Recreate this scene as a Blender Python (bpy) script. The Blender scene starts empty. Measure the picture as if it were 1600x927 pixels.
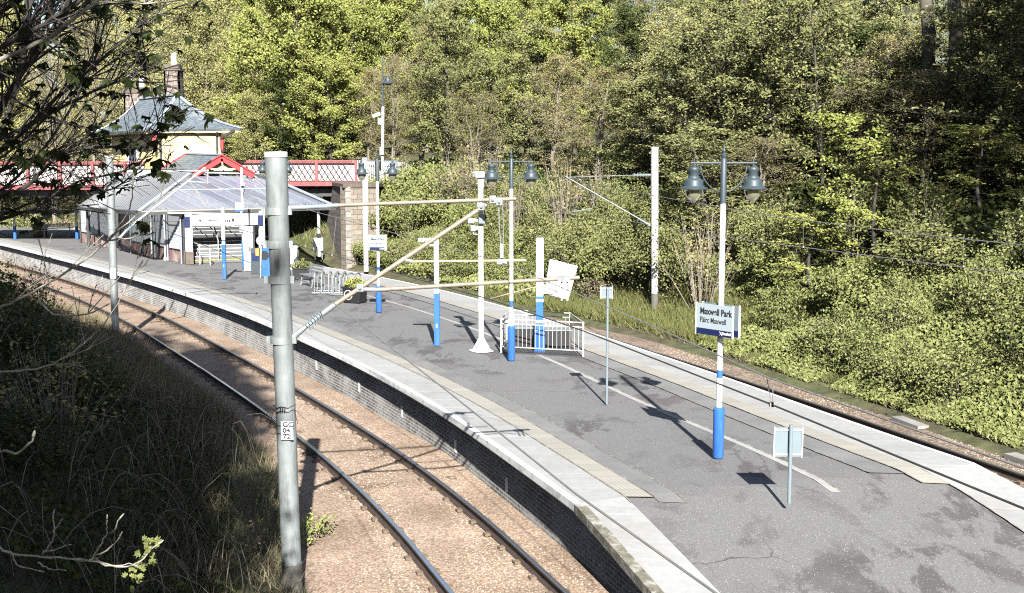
import bpy, math, random
import numpy as np
from mathutils import Vector, Matrix
from mathutils import noise as mnz

R = math.radians
scene = bpy.context.scene
col = scene.collection
random.seed(7)
CAMZ = 5.03
FPX = 1900.0
PITCH = math.atan(215.5 / FPX)

# ------------------------------------------------------------------ survey helpers (photo measurements -> metres)
def ray(u, v):
    cx = (u - 800) / FPX; cy = (463.5 - v) / FPX
    return Vector((cx, math.cos(PITCH) + cy * math.sin(PITCH), -math.sin(PITCH) + cy * math.cos(PITCH)))
def gnd(u, v, z=0.0):
    r = ray(u, v); t = (z - CAMZ) / r.z
    return Vector((r.x * t, r.y * t, z))
def at(u, v, Y):
    r = ray(u, v); t = Y / r.y
    return Vector((r.x * t, Y, CAMZ + r.z * t))
def hermite(tab):
    xs = [p[0] for p in tab]; ys = [p[1] for p in tab]; n = len(xs)
    d = [(ys[i + 1] - ys[i]) / (xs[i + 1] - xs[i]) for i in range(n - 1)]
    m = [d[0]] + [(d[i - 1] * (xs[i + 1] - xs[i]) + d[i] * (xs[i] - xs[i - 1])) / (xs[i + 1] - xs[i - 1]) for i in range(1, n - 1)] + [d[-1]]
    def f(x):
        if x <= xs[0]: return ys[0] + (x - xs[0]) * d[0]
        if x >= xs[-1]: return ys[-1] + (x - xs[-1]) * d[-1]
        i = 0
        while x > xs[i + 1]: i += 1
        h = xs[i + 1] - xs[i]; t = (x - xs[i]) / h
        return ((2*t**3-3*t**2+1)*ys[i] + (t**3-2*t**2+t)*h*m[i] + (-2*t**3+3*t**2)*ys[i+1] + (t**3-t**2)*h*m[i+1])
    return f
def lin(tab):
    xs = [p[0] for p in tab]; ys = [p[1] for p in tab]
    def f(x): return float(np.interp(x, xs, ys))
    return f

# plan curves: x as a function of y
trackL = hermite([(-20, 9.5), (0, 5.1), (10, 2.05), (16.3, -.09), (19.1, -1.05), (23.6, -2.85), (28.5, -5.15), (33.2, -7.5), (38.1, -10.05), (44.5, -13.45), (52.3, -18.1), (60, -23.2), (71, -31.2), (90, -46)])
edgeL = hermite([(2, 5.6), (10, 3.15), (14.72, 1.73), (17.36, .91), (20, 0.02), (24.67, -1.67), (29.5, -3.75), (34.55, -6.23), (38.3, -8.15), (44.9, -11.95), (50.84, -15.65), (56.5, -19.45), (62.7, -23.7), (71, -29.5), (90, -44)])
edgeR = hermite([(2, 13.6), (10, 11.05), (18.8, 8.05), (21, 7.25), (23.8, 6.27), (27.4, 5.08), (32, 3.44), (35.4, 2.16), (41.5, -.33), (46, -2.43), (49.3, -4.2), (54.1, -7.09), (59.2, -10.44), (66, -15.2), (71, -18.8), (90, -33)])
trackR = lambda y: edgeR(y) + 2.1
footR = hermite([(0, 19.0), (10, 15.6), (24.3, 10.45), (32.2, 7.85), (40, 5.1), (44.6, 2.75), (52, -1.2), (60, -5.2), (67, -9.2), (75, -15.2), (90, -26.5)])
footL = hermite([(-20, 4.5), (5, -.1), (10, -1.4), (16.5, -3.3), (25, -5.5), (28, -6.9), (34, -10.1), (40, -13.1), (48, -17.9), (57, -24), (66, -30.4), (90, -50)])
profR = lin([(-1, -1.25), (0, -1.0), (1.5, -.6), (4, 1.0), (8, 3.1), (12, 4.0), (25, 6.0), (60, 12), (120, 17), (300, 24)])
profL = lin([(-1, -1.25), (0, -1.0), (1, -.75), (3, .1), (6, 1.4), (10, 2.8), (16, 3.8), (40, 4.5), (300, 6)])
def ground_z(x, y):
    tR = (x - footR(y)) * .93; tL = (footL(y) - x) * .93
    if tR > -1:
        z = profR(tR)
        if tR > 1: z += .18 * math.sin(x * .9 + y * .4) * min(1, (tR - 1) / 3)
        return z
    if tL > -1:
        z = profL(tL)
        if tL > 1: z += .12 * math.sin(x * 1.1 - y * .7) * min(1, (tL - 1) / 3)
        return z
    return -1.25
def ramp(x, y):
    s = -((x - .91) * (-.34) + (y - 17.36) * .94)
    return -.13 * s if s > 0 else 0.0

# ------------------------------------------------------------------ mesh builder
class MB:
    def __init__(s): s.v = []; s.f = []; s.m = []; s.uv = []
    def add(s, vs, fs, mi=0, uvs=None):
        o = len(s.v); s.v += [tuple(v) for v in vs]
        for k, f in enumerate(fs):
            s.f.append([i + o for i in f]); s.m.append(mi)
            s.uv.append(uvs[k] if uvs else None)
        return s
    def box(s, c, d, rz=0, mi=0, tilt=None):
        hx, hy, hz = d[0] / 2, d[1] / 2, d[2] / 2
        M = Matrix.Rotation(rz, 3, 'Z')
        if tilt is not None: M = M @ tilt
        C = Vector(c)
        vs = [C + M @ Vector((sx * hx, sy * hy, sz * hz)) for sz in (-1, 1) for sy in (-1, 1) for sx in (-1, 1)]
        return s.add(vs, [(0, 2, 3, 1), (4, 5, 7, 6), (0, 1, 5, 4), (2, 6, 7, 3), (0, 4, 6, 2), (1, 3, 7, 5)], mi)
    def beam(s, a, b, w, h, mi=0, up=(0, 0, 1)):
        a = Vector(a); b = Vector(b); d = (b - a).normalized(); upv = Vector(up)
        if abs(d.dot(upv)) > .98: upv = Vector((1, 0, 0))
        sx = d.cross(upv).normalized() * (w / 2); sz = sx.cross(d).normalized() * (h / 2)
        vs = [p + i * sx + j * sz for p in (a, b) for j in (-1, 1) for i in (-1, 1)]
        return s.add(vs, [(0, 1, 3, 2), (4, 6, 7, 5), (0, 4, 5, 1), (2, 3, 7, 6), (0, 2, 6, 4), (1, 5, 7, 3)], mi)
    def tube(s, pts, r, n=8, cap=True, mi=0):
        pts = [Vector(p) for p in pts]; N = len(pts)
        if not isinstance(r, (list, tuple)): r = [r] * N
        vs = []; prev = None
        for i, p in enumerate(pts):
            d = (pts[min(i + 1, N - 1)] - pts[max(i - 1, 0)])
            if d.length < 1e-9: d = Vector((0, 0, 1))
            d.normalize()
            if prev is None:
                ref = Vector((0, 0, 1)) if abs(d.z) < .9 else Vector((1, 0, 0))
                a = d.cross(ref).normalized()
            else:
                a = (prev - d * prev.dot(d))
                a = a.normalized() if a.length > 1e-6 else d.orthogonal().normalized()
            prev = a; b = d.cross(a)
            for k in range(n):
                t = 2 * math.pi * k / n
                vs.append(p + (a * math.cos(t) + b * math.sin(t)) * r[i])
        fs = []
        for i in range(N - 1):
            for k in range(n):
                fs.append((i * n + k, i * n + (k + 1) % n, (i + 1) * n + (k + 1) % n, (i + 1) * n + k))
        if cap and n > 2:
            fs.append(tuple(range(n - 1, -1, -1))); fs.append(tuple((N - 1) * n + k for k in range(n)))
        return s.add(vs, fs, mi)
    def lathe(s, prof, c=(0, 0, 0), n=20, mi=0):
        return s.tube([(c[0], c[1], c[2] + z) for r_, z in prof], [max(r_, 1e-4) for r_, z in prof], n, True, mi) if False else s._lathe(prof, c, n, mi)
    def _lathe(s, prof, c, n, mi):
        vs = []; fs = []
        for r_, z in prof:
            for k in range(n):
                t = 2 * math.pi * k / n
                vs.append((c[0] + r_ * math.cos(t), c[1] + r_ * math.sin(t), c[2] + z))
        for i in range(len(prof) - 1):
            for k in range(n):
                fs.append((i * n + k, i * n + (k + 1) % n, (i + 1) * n + (k + 1) % n, (i + 1) * n + k))
        fs.append(tuple(range(n - 1, -1, -1))); fs.append(tuple((len(prof) - 1) * n + k for k in range(n)))
        return s.add(vs, fs, mi)
    def quad(s, a, b, c, d, mi=0, uv=None): return s.add([a, b, c, d], [(0, 1, 2, 3)], mi, [uv] if uv else None)
    def slab(s, poly, thick, mi=0):
        poly = [Vector(p) for p in poly]; n = len(poly)
        nn = (poly[1] - poly[0]).cross(poly[2] - poly[0]).normalized() * thick
        vs = poly + [p - nn for p in poly]
        fs = [tuple(range(n)), tuple(range(2 * n - 1, n - 1, -1))] + [(i, i + n, (i + 1) % n + n, (i + 1) % n) for i in range(n)]
        return s.add(vs, fs, mi)
    def build(s, name, mats, parent=None, smooth=False, origin=None, bevel=0):
        me = bpy.data.meshes.new(name)
        vs = s.v
        if origin is not None: vs = [(v[0] - origin[0], v[1] - origin[1], v[2] - origin[2]) for v in vs]
        me.from_pydata(vs, [], s.f)
        if not isinstance(mats, (list, tuple)): mats = [mats]
        for m in mats: me.materials.append(m)
        if any(s.m): me.polygons.foreach_set('material_index', s.m)
        if any(u is not None for u in s.uv):
            L = me.uv_layers.new(name='UVMap'); flat = []
            for f, u in zip(s.f, s.uv):
                for k in range(len(f)): flat += list(u[k]) if u else [0, 0]
            L.data.foreach_set('uv', flat)
        if smooth: me.polygons.foreach_set('use_smooth', [True] * len(s.f))
        me.update()
        o = bpy.data.objects.new(name, me); col.objects.link(o)
        if origin is not None and parent is None: o.location = origin
        if parent: o.parent = parent
        if smooth == 'auto':
            try:
                me.set_sharp_from_angle(angle=R(40))
            except Exception: pass
        if bevel:
            b = o.modifiers.new('bevel', 'BEVEL'); b.width = bevel; b.segments = 2; b.limit_method = 'ANGLE'
        return o

def tag(o, label=None, cat=None, group=None, kind=None):
    if label: o['label'] = label
    if cat: o['category'] = cat
    if group: o['group'] = group
    if kind: o['kind'] = kind
    return o
def thing(name, label, cat, loc=(0, 0, 0), rz=0, group=None):
    o = bpy.data.objects.new(name, None); col.objects.link(o)
    o.empty_display_size = .2
    o.location = loc; o.rotation_euler = (0, 0, rz)
    return tag(o, label, cat, group)
def dup(root, loc, rz=0, label=None, scale=None):
    r = root.copy(); col.objects.link(r); r.location = loc; r.rotation_euler = (0, 0, rz)
    if scale: r.scale = scale
    if label: r['label'] = label
    for ch in list(root.children):
        c = ch.copy(); col.objects.link(c); c.parent = r
        for g in list(ch.children):
            d = g.copy(); col.objects.link(d); d.parent = c
    return r

# ------------------------------------------------------------------ materials
def newmat(name):
    m = bpy.data.materials.new(name); m.use_nodes = True
    nt = m.node_tree; nt.nodes.clear()
    out = nt.nodes.new('ShaderNodeOutputMaterial'); b = nt.nodes.new('ShaderNodeBsdfPrincipled')
    nt.links.new(b.outputs[0], out.inputs[0])
    return m, nt, b
def N(nt, typ, **kw):
    n = nt.nodes.new(typ)
    for k, v in kw.items():
        if k == 'inp':
            for kk, vv in v.items(): n.inputs[kk].default_value = vv
        else: setattr(n, k, v)
    return n
def rgb(c): return (c[0], c[1], c[2], 1)
def ramp_node(nt, fac, stops, interp='LINEAR'):
    r = N(nt, 'ShaderNodeValToRGB'); cr = r.color_ramp; cr.interpolation = interp
    while len(cr.elements) < len(stops): cr.elements.new(.5)
    for e, (p, c) in zip(cr.elements, stops): e.position = p; e.color = rgb(c)
    nt.links.new(fac, r.inputs[0]); return r.outputs[0]
def mixc(nt, fac, a, b, mode='MIX'):
    m = N(nt, 'ShaderNodeMix', data_type='RGBA', blend_type=mode)
    for sock, v in ((m.inputs[0], fac), (m.inputs[6], a), (m.inputs[7], b)):
        if hasattr(v, 'is_output'): nt.links.new(v, sock)
        elif isinstance(v, (int, float)): sock.default_value = v
        else: sock.default_value = rgb(v)
    return m.outputs[2]
def noise(nt, scale, detail=4, rough=.6, vec=None, dist=0):
    n = N(nt, 'ShaderNodeTexNoise', inp={'Scale': scale, 'Detail': detail, 'Roughness': rough, 'Distortion': dist})
    if vec is not None: nt.links.new(vec, n.inputs['Vector'])
    return n.outputs[0]
def coords(nt, which='Object', scale=None, rot=None):
    t = N(nt, 'ShaderNodeTexCoord')
    o = t.outputs[which]
    if scale or rot:
        m = N(nt, 'ShaderNodeMapping')
        if scale: m.inputs['Scale'].default_value = scale
        if rot: m.inputs['Rotation'].default_value = rot
        nt.links.new(o, m.inputs[0]); o = m.outputs[0]
    return o
def bump(nt, b, h, strength=.3, dist=.02):
    n = N(nt, 'ShaderNodeBump', inp={'Strength': strength, 'Distance': dist})
    nt.links.new(h, n.inputs['Height']); nt.links.new(n.outputs[0], b.inputs['Normal'])
def simple(name, c, rough=.5, metal=0, var=.25, scale=6, dirt=None, dirt_amt=.5, bumpy=0):
    m, nt, b = newmat(name)
    vec = coords(nt)
    f = noise(nt, scale, 5, .65, vec)
    lo = tuple(x * (1 - var) for x in c); hi = tuple(min(1, x * (1 + var * .6)) for x in c)
    cc = ramp_node(nt, f, [(.3, lo), (.7, hi)])
    if dirt:
        v2 = coords(nt, scale=(4, 4, .6))
        f2 = noise(nt, 2.3, 6, .7, v2)
        msk = ramp_node(nt, f2, [(.5, (0, 0, 0)), (.72, (dirt_amt,) * 3)])
        cc = mixc(nt, msk, cc, dirt)
    nt.links.new(cc, b.inputs['Base Color'])
    b.inputs['Roughness'].default_value = rough; b.inputs['Metallic'].default_value = metal
    if bumpy: bump(nt, b, f, bumpy, .01)
    return m

M = {}
M['white'] = simple('white paint', (.78, .79, .78), .45, var=.06, dirt=(.45, .42, .36), dirt_amt=.25)
M['white_bright'] = simple('bright white panel', (.8, .81, .82), .4, var=.04)
M['blue'] = simple('blue paint', (.03, .12, .42), .35, var=.12, dirt=(.12, .2, .4), dirt_amt=.5)
M['navy'] = simple('navy sign blue', (.012, .02, .075), .4, var=.1)
M['lampgrey'] = simple('slate grey lamp paint', (.038, .054, .064), .5, var=.15)
M['sign_face'] = simple('sign face', (.34, .4, .425), .4, var=.03)
M['sign_back'] = simple('sign back', (.15, .19, .21), .6, var=.06)
M['black'] = simple('black plastic', (.015, .015, .017), .5, var=.2)
M['ink'] = simple('sign ink', (.02, .022, .03), .6, var=.0)
M['galv'] = simple('galvanised steel', (.24, .265, .265), .5, .25, var=.18, scale=4, dirt=(.11, .11, .1), dirt_amt=.85)
M['galv_white'] = simple('pale galvanised steel', (.45, .45, .43), .55, .1, var=.15, scale=3, dirt=(.28, .24, .2), dirt_amt=.5)
M['mast_foot'] = simple('dark foot paint', (.11, .105, .09), .8, var=.3)
M['brass_tube'] = simple('weathered cantilever tube', (.25, .215, .16), .55, .2, var=.25, scale=9, dirt=(.16, .11, .07), dirt_amt=.7)
M['yellow_tube'] = simple('yellowed rod', (.46, .39, .2), .5, var=.15)
M['porcelain'] = simple('grey insulator', (.2, .25, .27), .3, var=.1)
M['wire'] = simple('aged wire', (.075, .07, .06), .5, .5, var=.2)
M['wire_pale'] = simple('pale wire', (.3, .29, .27), .5, .5, var=.2)
M['glass'] = None
def glassmat():
    m, nt, b = newmat('lamp bowl glass')
    b.inputs['Base Color'].default_value = (.3, .3, .2, 1); b.inputs['Roughness'].default_value = .12
    b.inputs['Transmission Weight'].default_value = .5; b.inputs['IOR'].default_value = 1.4
    return m
M['glass'] = glassmat()

def asphalt():
    m, nt, b = newmat('worn platform asphalt')
    vec = coords(nt)
    big = noise(nt, .22, 6, .62, vec, .6)
    v2 = coords(nt, scale=(1.3, .75, 1), rot=(0, 0, R(20)))
    streak = noise(nt, .8, 7, .68, v2, .4)
    fine = noise(nt, 55, 3, .7, vec)
    base = ramp_node(nt, fine, [(.3, (.075, .075, .074)), (.7, (.185, .183, .18))])
    stain = ramp_node(nt, streak, [(.51, (0, 0, 0)), (.56, (.68, .68, .68))])
    bigm = ramp_node(nt, big, [(.40, (0, 0, 0)), (.54, (1, 1, 1))])
    msk = mixc(nt, 1.0, stain, bigm, 'MULTIPLY')
    c = mixc(nt, msk, base, (.042, .037, .036))
    pink = noise(nt, .33, 4, .6, coords(nt, scale=(1, 1.4, 1)), .3)
    pm = ramp_node(nt, pink, [(.48, (0, 0, 0)), (.66, (.22, .22, .22))])
    c = mixc(nt, pm, c, (.135, .108, .104))
    # white stone chippings
    vor = N(nt, 'ShaderNodeTexVoronoi', feature='F1', inp={'Scale': 31.0}); nt.links.new(vec, vor.inputs['Vector'])
    spk = N(nt, 'ShaderNodeMath', operation='LESS_THAN', inp={1: .17}); nt.links.new(vor.outputs['Distance'], spk.inputs[0])
    sel = N(nt, 'ShaderNodeSeparateColor'); nt.links.new(vor.outputs['Color'], sel.inputs[0])
    s2 = N(nt, 'ShaderNodeMath', operation='GREATER_THAN', inp={1: .5}); nt.links.new(sel.outputs[0], s2.inputs[0])
    s3 = N(nt, 'ShaderNodeMath', operation='MULTIPLY'); nt.links.new(spk.outputs[0], s3.inputs[0]); nt.links.new(s2.outputs[0], s3.inputs[1])
    s4 = N(nt, 'ShaderNodeMath', operation='MULTIPLY', inp={1: .6}); nt.links.new(s3.outputs[0], s4.inputs[0])
    c = mixc(nt, s4.outputs[0], c, (.62, .61, .59))
    # cracks
    dn = N(nt, 'ShaderNodeTexNoise', inp={'Scale': 1.5, 'Detail': 5}); nt.links.new(vec, dn.inputs['Vector'])
    mv = N(nt, 'ShaderNodeMix', data_type='VECTOR', inp={0: .35}); nt.links.new(vec, mv.inputs[4]); nt.links.new(dn.outputs[1], mv.inputs[5])
    cr = N(nt, 'ShaderNodeTexVoronoi', feature='DISTANCE_TO_EDGE', inp={'Scale': .5}); nt.links.new(mv.outputs[1], cr.inputs['Vector'])
    cl = N(nt, 'ShaderNodeMath', operation='LESS_THAN', inp={1: .004}); nt.links.new(cr.outputs[0], cl.inputs[0])
    cm = N(nt, 'ShaderNodeMath', operation='MULTIPLY'); nt.links.new(cl.outputs[0], cm.inputs[0])
    ck = ramp_node(nt, noise(nt, .35, 3, .5, vec), [(.5, (0, 0, 0)), (.62, (.7, .7, .7))]); nt.links.new(ck, cm.inputs[1])
    c = mixc(nt, cm.outputs[0], c, (.035, .033, .032))
    nt.links.new(c, b.inputs['Base Color']); b.inputs['Roughness'].default_value = .85
    bump(nt, b, fine, .35, .01)
    return m
M['asphalt'] = asphalt()
def infill():
    m, nt, b = newmat('trench asphalt'); vec = coords(nt)
    f = noise(nt, 40, 3, .7, vec); g = noise(nt, .9, 5, .6, vec)
    c = mixc(nt, .5, ramp_node(nt, f, [(.3, (.085, .085, .084)), (.7, (.195, .193, .19))]), ramp_node(nt, g, [(.35, (.11, .108, .106)), (.65, (.21, .208, .205))]))
    nt.links.new(c, b.inputs['Base Color']); b.inputs['Roughness'].default_value = .9; bump(nt, b, f, .3, .01); return m
M['infill'] = infill()
def coping(edge=False):
    m, nt, b = newmat('painted nosing' if edge else 'coping slabs')
    uv = coords(nt, 'UV')
    br = N(nt, 'ShaderNodeTexBrick', offset=0.0, inp={'Scale': 1.0, 'Mortar Size': .011, 'Brick Width': .92, 'Row Height': 5.0, 'Color1': rgb((.32, .32, .31)), 'Color2': rgb((.255, .258, .252)), 'Mortar': rgb((.07, .066, .06) if edge else (.46, .45, .43))})
    nt.links.new(uv, br.inputs['Vector'])
    f = noise(nt, 7, 6, .7, coords(nt)); g = noise(nt, .7, 5, .65, coords(nt))
    c = mixc(nt, .35, br.outputs[0], ramp_node(nt, f, [(.3, (.15, .15, .145)), (.7, (.33, .33, .32))]))
    if edge:
        msk = ramp_node(nt, noise(nt, 3.5, 7, .75, coords(nt)), [(.3, (.15, .15, .15)), (.5, (1, 1, 1))])
        c = mixc(nt, msk, c, (.72, .72, .70))
    st = ramp_node(nt, g, [(.5, (0, 0, 0)), (.72, (.4, .4, .4))])
    c = mixc(nt, st, c, (.16, .15, .13))
    nt.links.new(c, b.inputs['Base Color']); b.inputs['Roughness'].default_value = .85; bump(nt, b, f, .25, .008)
    return m
M['coping'] = coping(); M['nosing'] = coping(True)
def mossy():
    m, nt, b = newmat('mossy old coping'); vec = coords(nt)
    f = noise(nt, 4, 8, .75, vec); g = noise(nt, 25, 4, .7, vec)
    c = ramp_node(nt, f, [(.35, (.035, .032, .02)), (.5, (.13, .12, .085)), (.62, (.34, .33, .3))])
    c = mixc(nt, .3, c, ramp_node(nt, g, [(.3, (.05, .045, .03)), (.7, (.3, .29, .26))]))
    nt.links.new(c, b.inputs['Base Color']); b.inputs['Roughness'].default_value = .95; bump(nt, b, g, .6, .02); return m
M['mossy'] = mossy()
def tactile():
    m, nt, b = newmat('buff tactile paving')
    uv = coords(nt, 'UV')
    br = N(nt, 'ShaderNodeTexBrick', offset=0.0, inp={'Scale': 1.0, 'Mortar Size': .012, 'Brick Width': .4, 'Row Height': .4, 'Color1': rgb((.345, .328, .282)), 'Color2': rgb((.29, .277, .24)), 'Mortar': rgb((.24, .222, .185))})
    nt.links.new(uv, br.inputs['Vector'])
    vo = N(nt, 'ShaderNodeTexVoronoi', inp={'Scale': 15.0, 'Randomness': 0.0}); nt.links.new(uv, vo.inputs['Vector'])
    bl = ramp_node(nt, vo.outputs['Distance'], [(.25, (1, 1, 1)), (.42, (.72, .72, .72))])
    c = mixc(nt, 1, br.outputs[0], bl, 'MULTIPLY')
    g = ramp_node(nt, noise(nt, 1.4, 6, .7, coords(nt)), [(.45, (0, 0, 0)), (.7, (.5, .5, .5))])
    c = mixc(nt, g, c, (.3, .28, .24))
    nt.links.new(c, b.inputs['Base Color']); b.inputs['Roughness'].default_value = .85
    bump(nt, b, bl, .4, .006); return m
M['tactile'] = tactile()
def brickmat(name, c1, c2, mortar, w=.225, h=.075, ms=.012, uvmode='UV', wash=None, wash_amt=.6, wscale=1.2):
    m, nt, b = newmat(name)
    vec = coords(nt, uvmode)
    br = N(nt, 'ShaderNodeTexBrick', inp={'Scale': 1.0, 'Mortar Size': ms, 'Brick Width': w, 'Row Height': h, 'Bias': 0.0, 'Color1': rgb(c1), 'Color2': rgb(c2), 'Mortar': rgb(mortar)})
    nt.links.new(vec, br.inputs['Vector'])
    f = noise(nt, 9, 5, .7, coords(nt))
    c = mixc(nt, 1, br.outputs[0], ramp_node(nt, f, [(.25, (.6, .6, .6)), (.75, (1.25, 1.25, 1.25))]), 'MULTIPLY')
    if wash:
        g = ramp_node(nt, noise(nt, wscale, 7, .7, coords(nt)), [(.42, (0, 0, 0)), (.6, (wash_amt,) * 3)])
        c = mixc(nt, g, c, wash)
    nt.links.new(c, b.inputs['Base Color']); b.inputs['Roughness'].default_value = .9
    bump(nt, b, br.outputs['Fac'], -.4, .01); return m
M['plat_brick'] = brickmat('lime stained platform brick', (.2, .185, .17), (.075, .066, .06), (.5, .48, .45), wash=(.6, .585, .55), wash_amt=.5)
M['red_brick'] = brickmat('red brick plinth', (.22, .07, .05), (.16, .05, .04), (.2, .15, .13), wash=(.5, .42, .38), wash_amt=.75, wscale=1.0)
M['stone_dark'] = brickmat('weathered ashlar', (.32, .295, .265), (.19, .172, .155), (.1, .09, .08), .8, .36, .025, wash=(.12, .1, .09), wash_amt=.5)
M['stone_warm'] = brickmat('warm sandstone', (.29, .25, .195), (.19, .165, .13), (.1, .085, .07), .5, .28, .02, wash=(.16, .13, .1), wash_amt=.5)
M['stone_chim'] = brickmat('chimney stone', (.2, .15, .125), (.1, .082, .075), (.3, .27, .23), .45, .3, .02)
def slate():
    m, nt, b = newmat('roof slates'); uv = coords(nt, 'UV')
    br = N(nt, 'ShaderNodeTexBrick', inp={'Scale': 1.0, 'Mortar Size': .018, 'Brick Width': .3, 'Row Height': .2, 'Color1': rgb((.15, .18, .2)), 'Color2': rgb((.09, .112, .13)), 'Mortar': rgb((.05, .058, .065))})
    nt.links.new(uv, br.inputs['Vector'])
    g = ramp_node(nt, noise(nt, 1.8, 6, .7, coords(nt)), [(.5, (0, 0, 0)), (.72, (.55, .55, .55))])
    c = mixc(nt, g, br.outputs[0], (.26, .27, .25))
    nt.links.new(c, b.inputs['Base Color']); b.inputs['Roughness'].default_value = .55
    bump(nt, b, br.outputs['Fac'], -.3, .01); return m
M['slate'] = slate()
M['lead'] = simple('lead flashing', (.33, .37, .42), .5, .2, var=.15)
M['cream'] = simple('cream boarding', (.62, .52, .27), .6, var=.05)
M['cream_pale'] = simple('pale cream boarding', (.5, .41, .22), .6, var=.08)
M['red'] = simple('station red paint', (.42, .035, .04), .45, var=.15)
M['red_faded'] = simple('faded red paint', (.2, .052, .054), .55, var=.25, dirt=(.3, .16, .15), dirt_amt=.5)
M['lattice_pale'] = simple('pale lattice paint', (.10, .035, .03), .6, var=.2)
M['white_board'] = simple('white backing board', (.5, .5, .49), .6, var=.05)
M['grey_panel'] = simple('grey metal cladding', (.34, .355, .37), .5, .1, var=.12)
M['metal_roof'] = simple('profiled metal roof', (.2, .21, .22), .45, .3, var=.15, dirt=(.22, .22, .2), dirt_amt=.4)
M['dark_metal'] = simple('dark gutter iron', (.05, .05, .05), .6, var=.3)
M['step'] = simple('concrete steps', (.13, .13, .128), .8, var=.2)
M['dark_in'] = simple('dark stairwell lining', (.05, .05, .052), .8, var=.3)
M['yellow'] = simple('yellow paint', (.7, .5, .06), .5, var=.1)
M['orange'] = simple('orange box', (.75, .33, .05), .5, var=.1)
M['rust'] = simple('rusty rail', (.06, .043, .035), .7, .2, var=.35, scale=14)
M['rail_top'] = simple('polished rail head', (.42, .45, .48), .22, .85, var=.1)
M['wood'] = simple('old sleeper', (.15, .108, .072), .9, var=.35, scale=8)
M['kerb'] = simple('old concrete kerb', (.24, .23, .21), .9, var=.3, scale=3, bumpy=.3)
M['bark'] = simple('bark', (.075, .066, .05), .9, var=.4, scale=5, bumpy=.4)
M['bark_pale'] = simple('pale twigs', (.19, .165, .125), .85, var=.3, scale=5)
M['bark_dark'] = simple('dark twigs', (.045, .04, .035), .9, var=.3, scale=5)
M['bark_lit'] = simple('sunlit tone twig', (.3, .28, .235), .85, var=.45, scale=30)  # bark paled to stand for sunlight on the near twigs
def see_through(nt, b, amt):
    out = [n for n in nt.nodes if n.type == 'OUTPUT_MATERIAL'][0]
    tr = N(nt, 'ShaderNodeBsdfTransparent'); mx = N(nt, 'ShaderNodeMixShader', inp={0: amt})
    nt.links.new(b.outputs[0], mx.inputs[1]); nt.links.new(tr.outputs[0], mx.inputs[2]); nt.links.new(mx.outputs[0], out.inputs[0])
def glazing():
    m, nt, b = newmat('canopy glazing')
    g = N(nt, 'ShaderNodeNewGeometry')
    f = noise(nt, .35, 3, .5, coords(nt))
    c = ramp_node(nt, f, [(.3, (.22, .19, .33)), (.45, (.3, .33, .41)), (.65, (.41, .43, .47))])
    c2 = ramp_node(nt, g.outputs['Random Per Island'], [(0, (.7, .7, .75)), (1, (1.15, 1.1, 1.1))])
    c = mixc(nt, 1, c, c2, 'MULTIPLY')
    nt.links.new(c, b.inputs['Base Color']); b.inputs['Roughness'].default_value = .3; see_through(nt, b, .5); return m
M['glazing'] = glazing()
see_through(M['metal_roof'].node_tree, [n for n in M['metal_roof'].node_tree.nodes if n.type == 'BSDF_PRINCIPLED'][0], .3)
M['roof_rib'] = simple('pale roof rib', (.5, .51, .52), .4, .2, var=.1)
see_through(M['roof_rib'].node_tree, [n for n in M['roof_rib'].node_tree.nodes if n.type == 'BSDF_PRINCIPLED'][0], .3)
def ballast(name, cols, scale=19):
    m, nt, b = newmat(name); vec = coords(nt)
    v = N(nt, 'ShaderNodeTexVoronoi', inp={'Scale': scale}); nt.links.new(vec, v.inputs['Vector'])
    s = N(nt, 'ShaderNodeSeparateColor'); nt.links.new(v.outputs['Color'], s.inputs[0])
    c = ramp_node(nt, s.outputs[0], [(0, cols[0]), (.5, cols[1]), (1, cols[2])])
    d = ramp_node(nt, v.outputs['Distance'], [(.3, (1, 1, 1)), (.75, (.55, .52, .48))])
    c = mixc(nt, 1, c, d, 'MULTIPLY')
    g = ramp_node(nt, noise(nt, .7, 5, .6, vec), [(.35, (.75, .72, .68)), (.65, (1.15, 1.15, 1.15))])
    c = mixc(nt, 1, c, g, 'MULTIPLY')
    nt.links.new(c, b.inputs['Base Color']); b.inputs['Roughness'].default_value = .95
    bump(nt, b, v.outputs['Distance'], -.9, .03); return m
M['ballast'] = ballast('rusty pink ballast', [(.25, .18, .128), (.33, .245, .18), (.41, .32, .25)], 27)
M['ballast_r'] = ballast('grey brown ballast', [(.13, .095, .07), (.22, .165, .125), (.34, .28, .23)], 16)
def stonemat():
    m, nt, b = newmat('ballast stones'); g = N(nt, 'ShaderNodeNewGeometry')
    c = ramp_node(nt, g.outputs['Random Per Island'], [(0, (.21, .15, .105)), (.5, (.31, .23, .165)), (.85, (.38, .3, .23)), (1, (.46, .4, .35))])
    nt.links.new(c, b.inputs['Base Color']); b.inputs['Roughness'].default_value = .95; return m
M['stones'] = stonemat()
def soil():
    m, nt, b = newmat('bank soil and litter'); vec = coords(nt)
    f = noise(nt, 2.2, 8, .7, vec); g = noise(nt, .35, 4, .6, vec)
    c = ramp_node(nt, f, [(.3, (.025, .022, .012)), (.5, (.06, .055, .025)), (.7, (.11, .1, .045))])
    c = mixc(nt, ramp_node(nt, g, [(.4, (0, 0, 0)), (.6, (.7, .7, .7))]), c, ramp_node(nt, f, [(.3, (.03, .04, .012)), (.7, (.10, .12, .035))]))
    nt.links.new(c, b.inputs['Base Color']); b.inputs['Roughness'].default_value = .98; bump(nt, b, f, .8, .08); return m
M['soil'] = soil()
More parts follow.
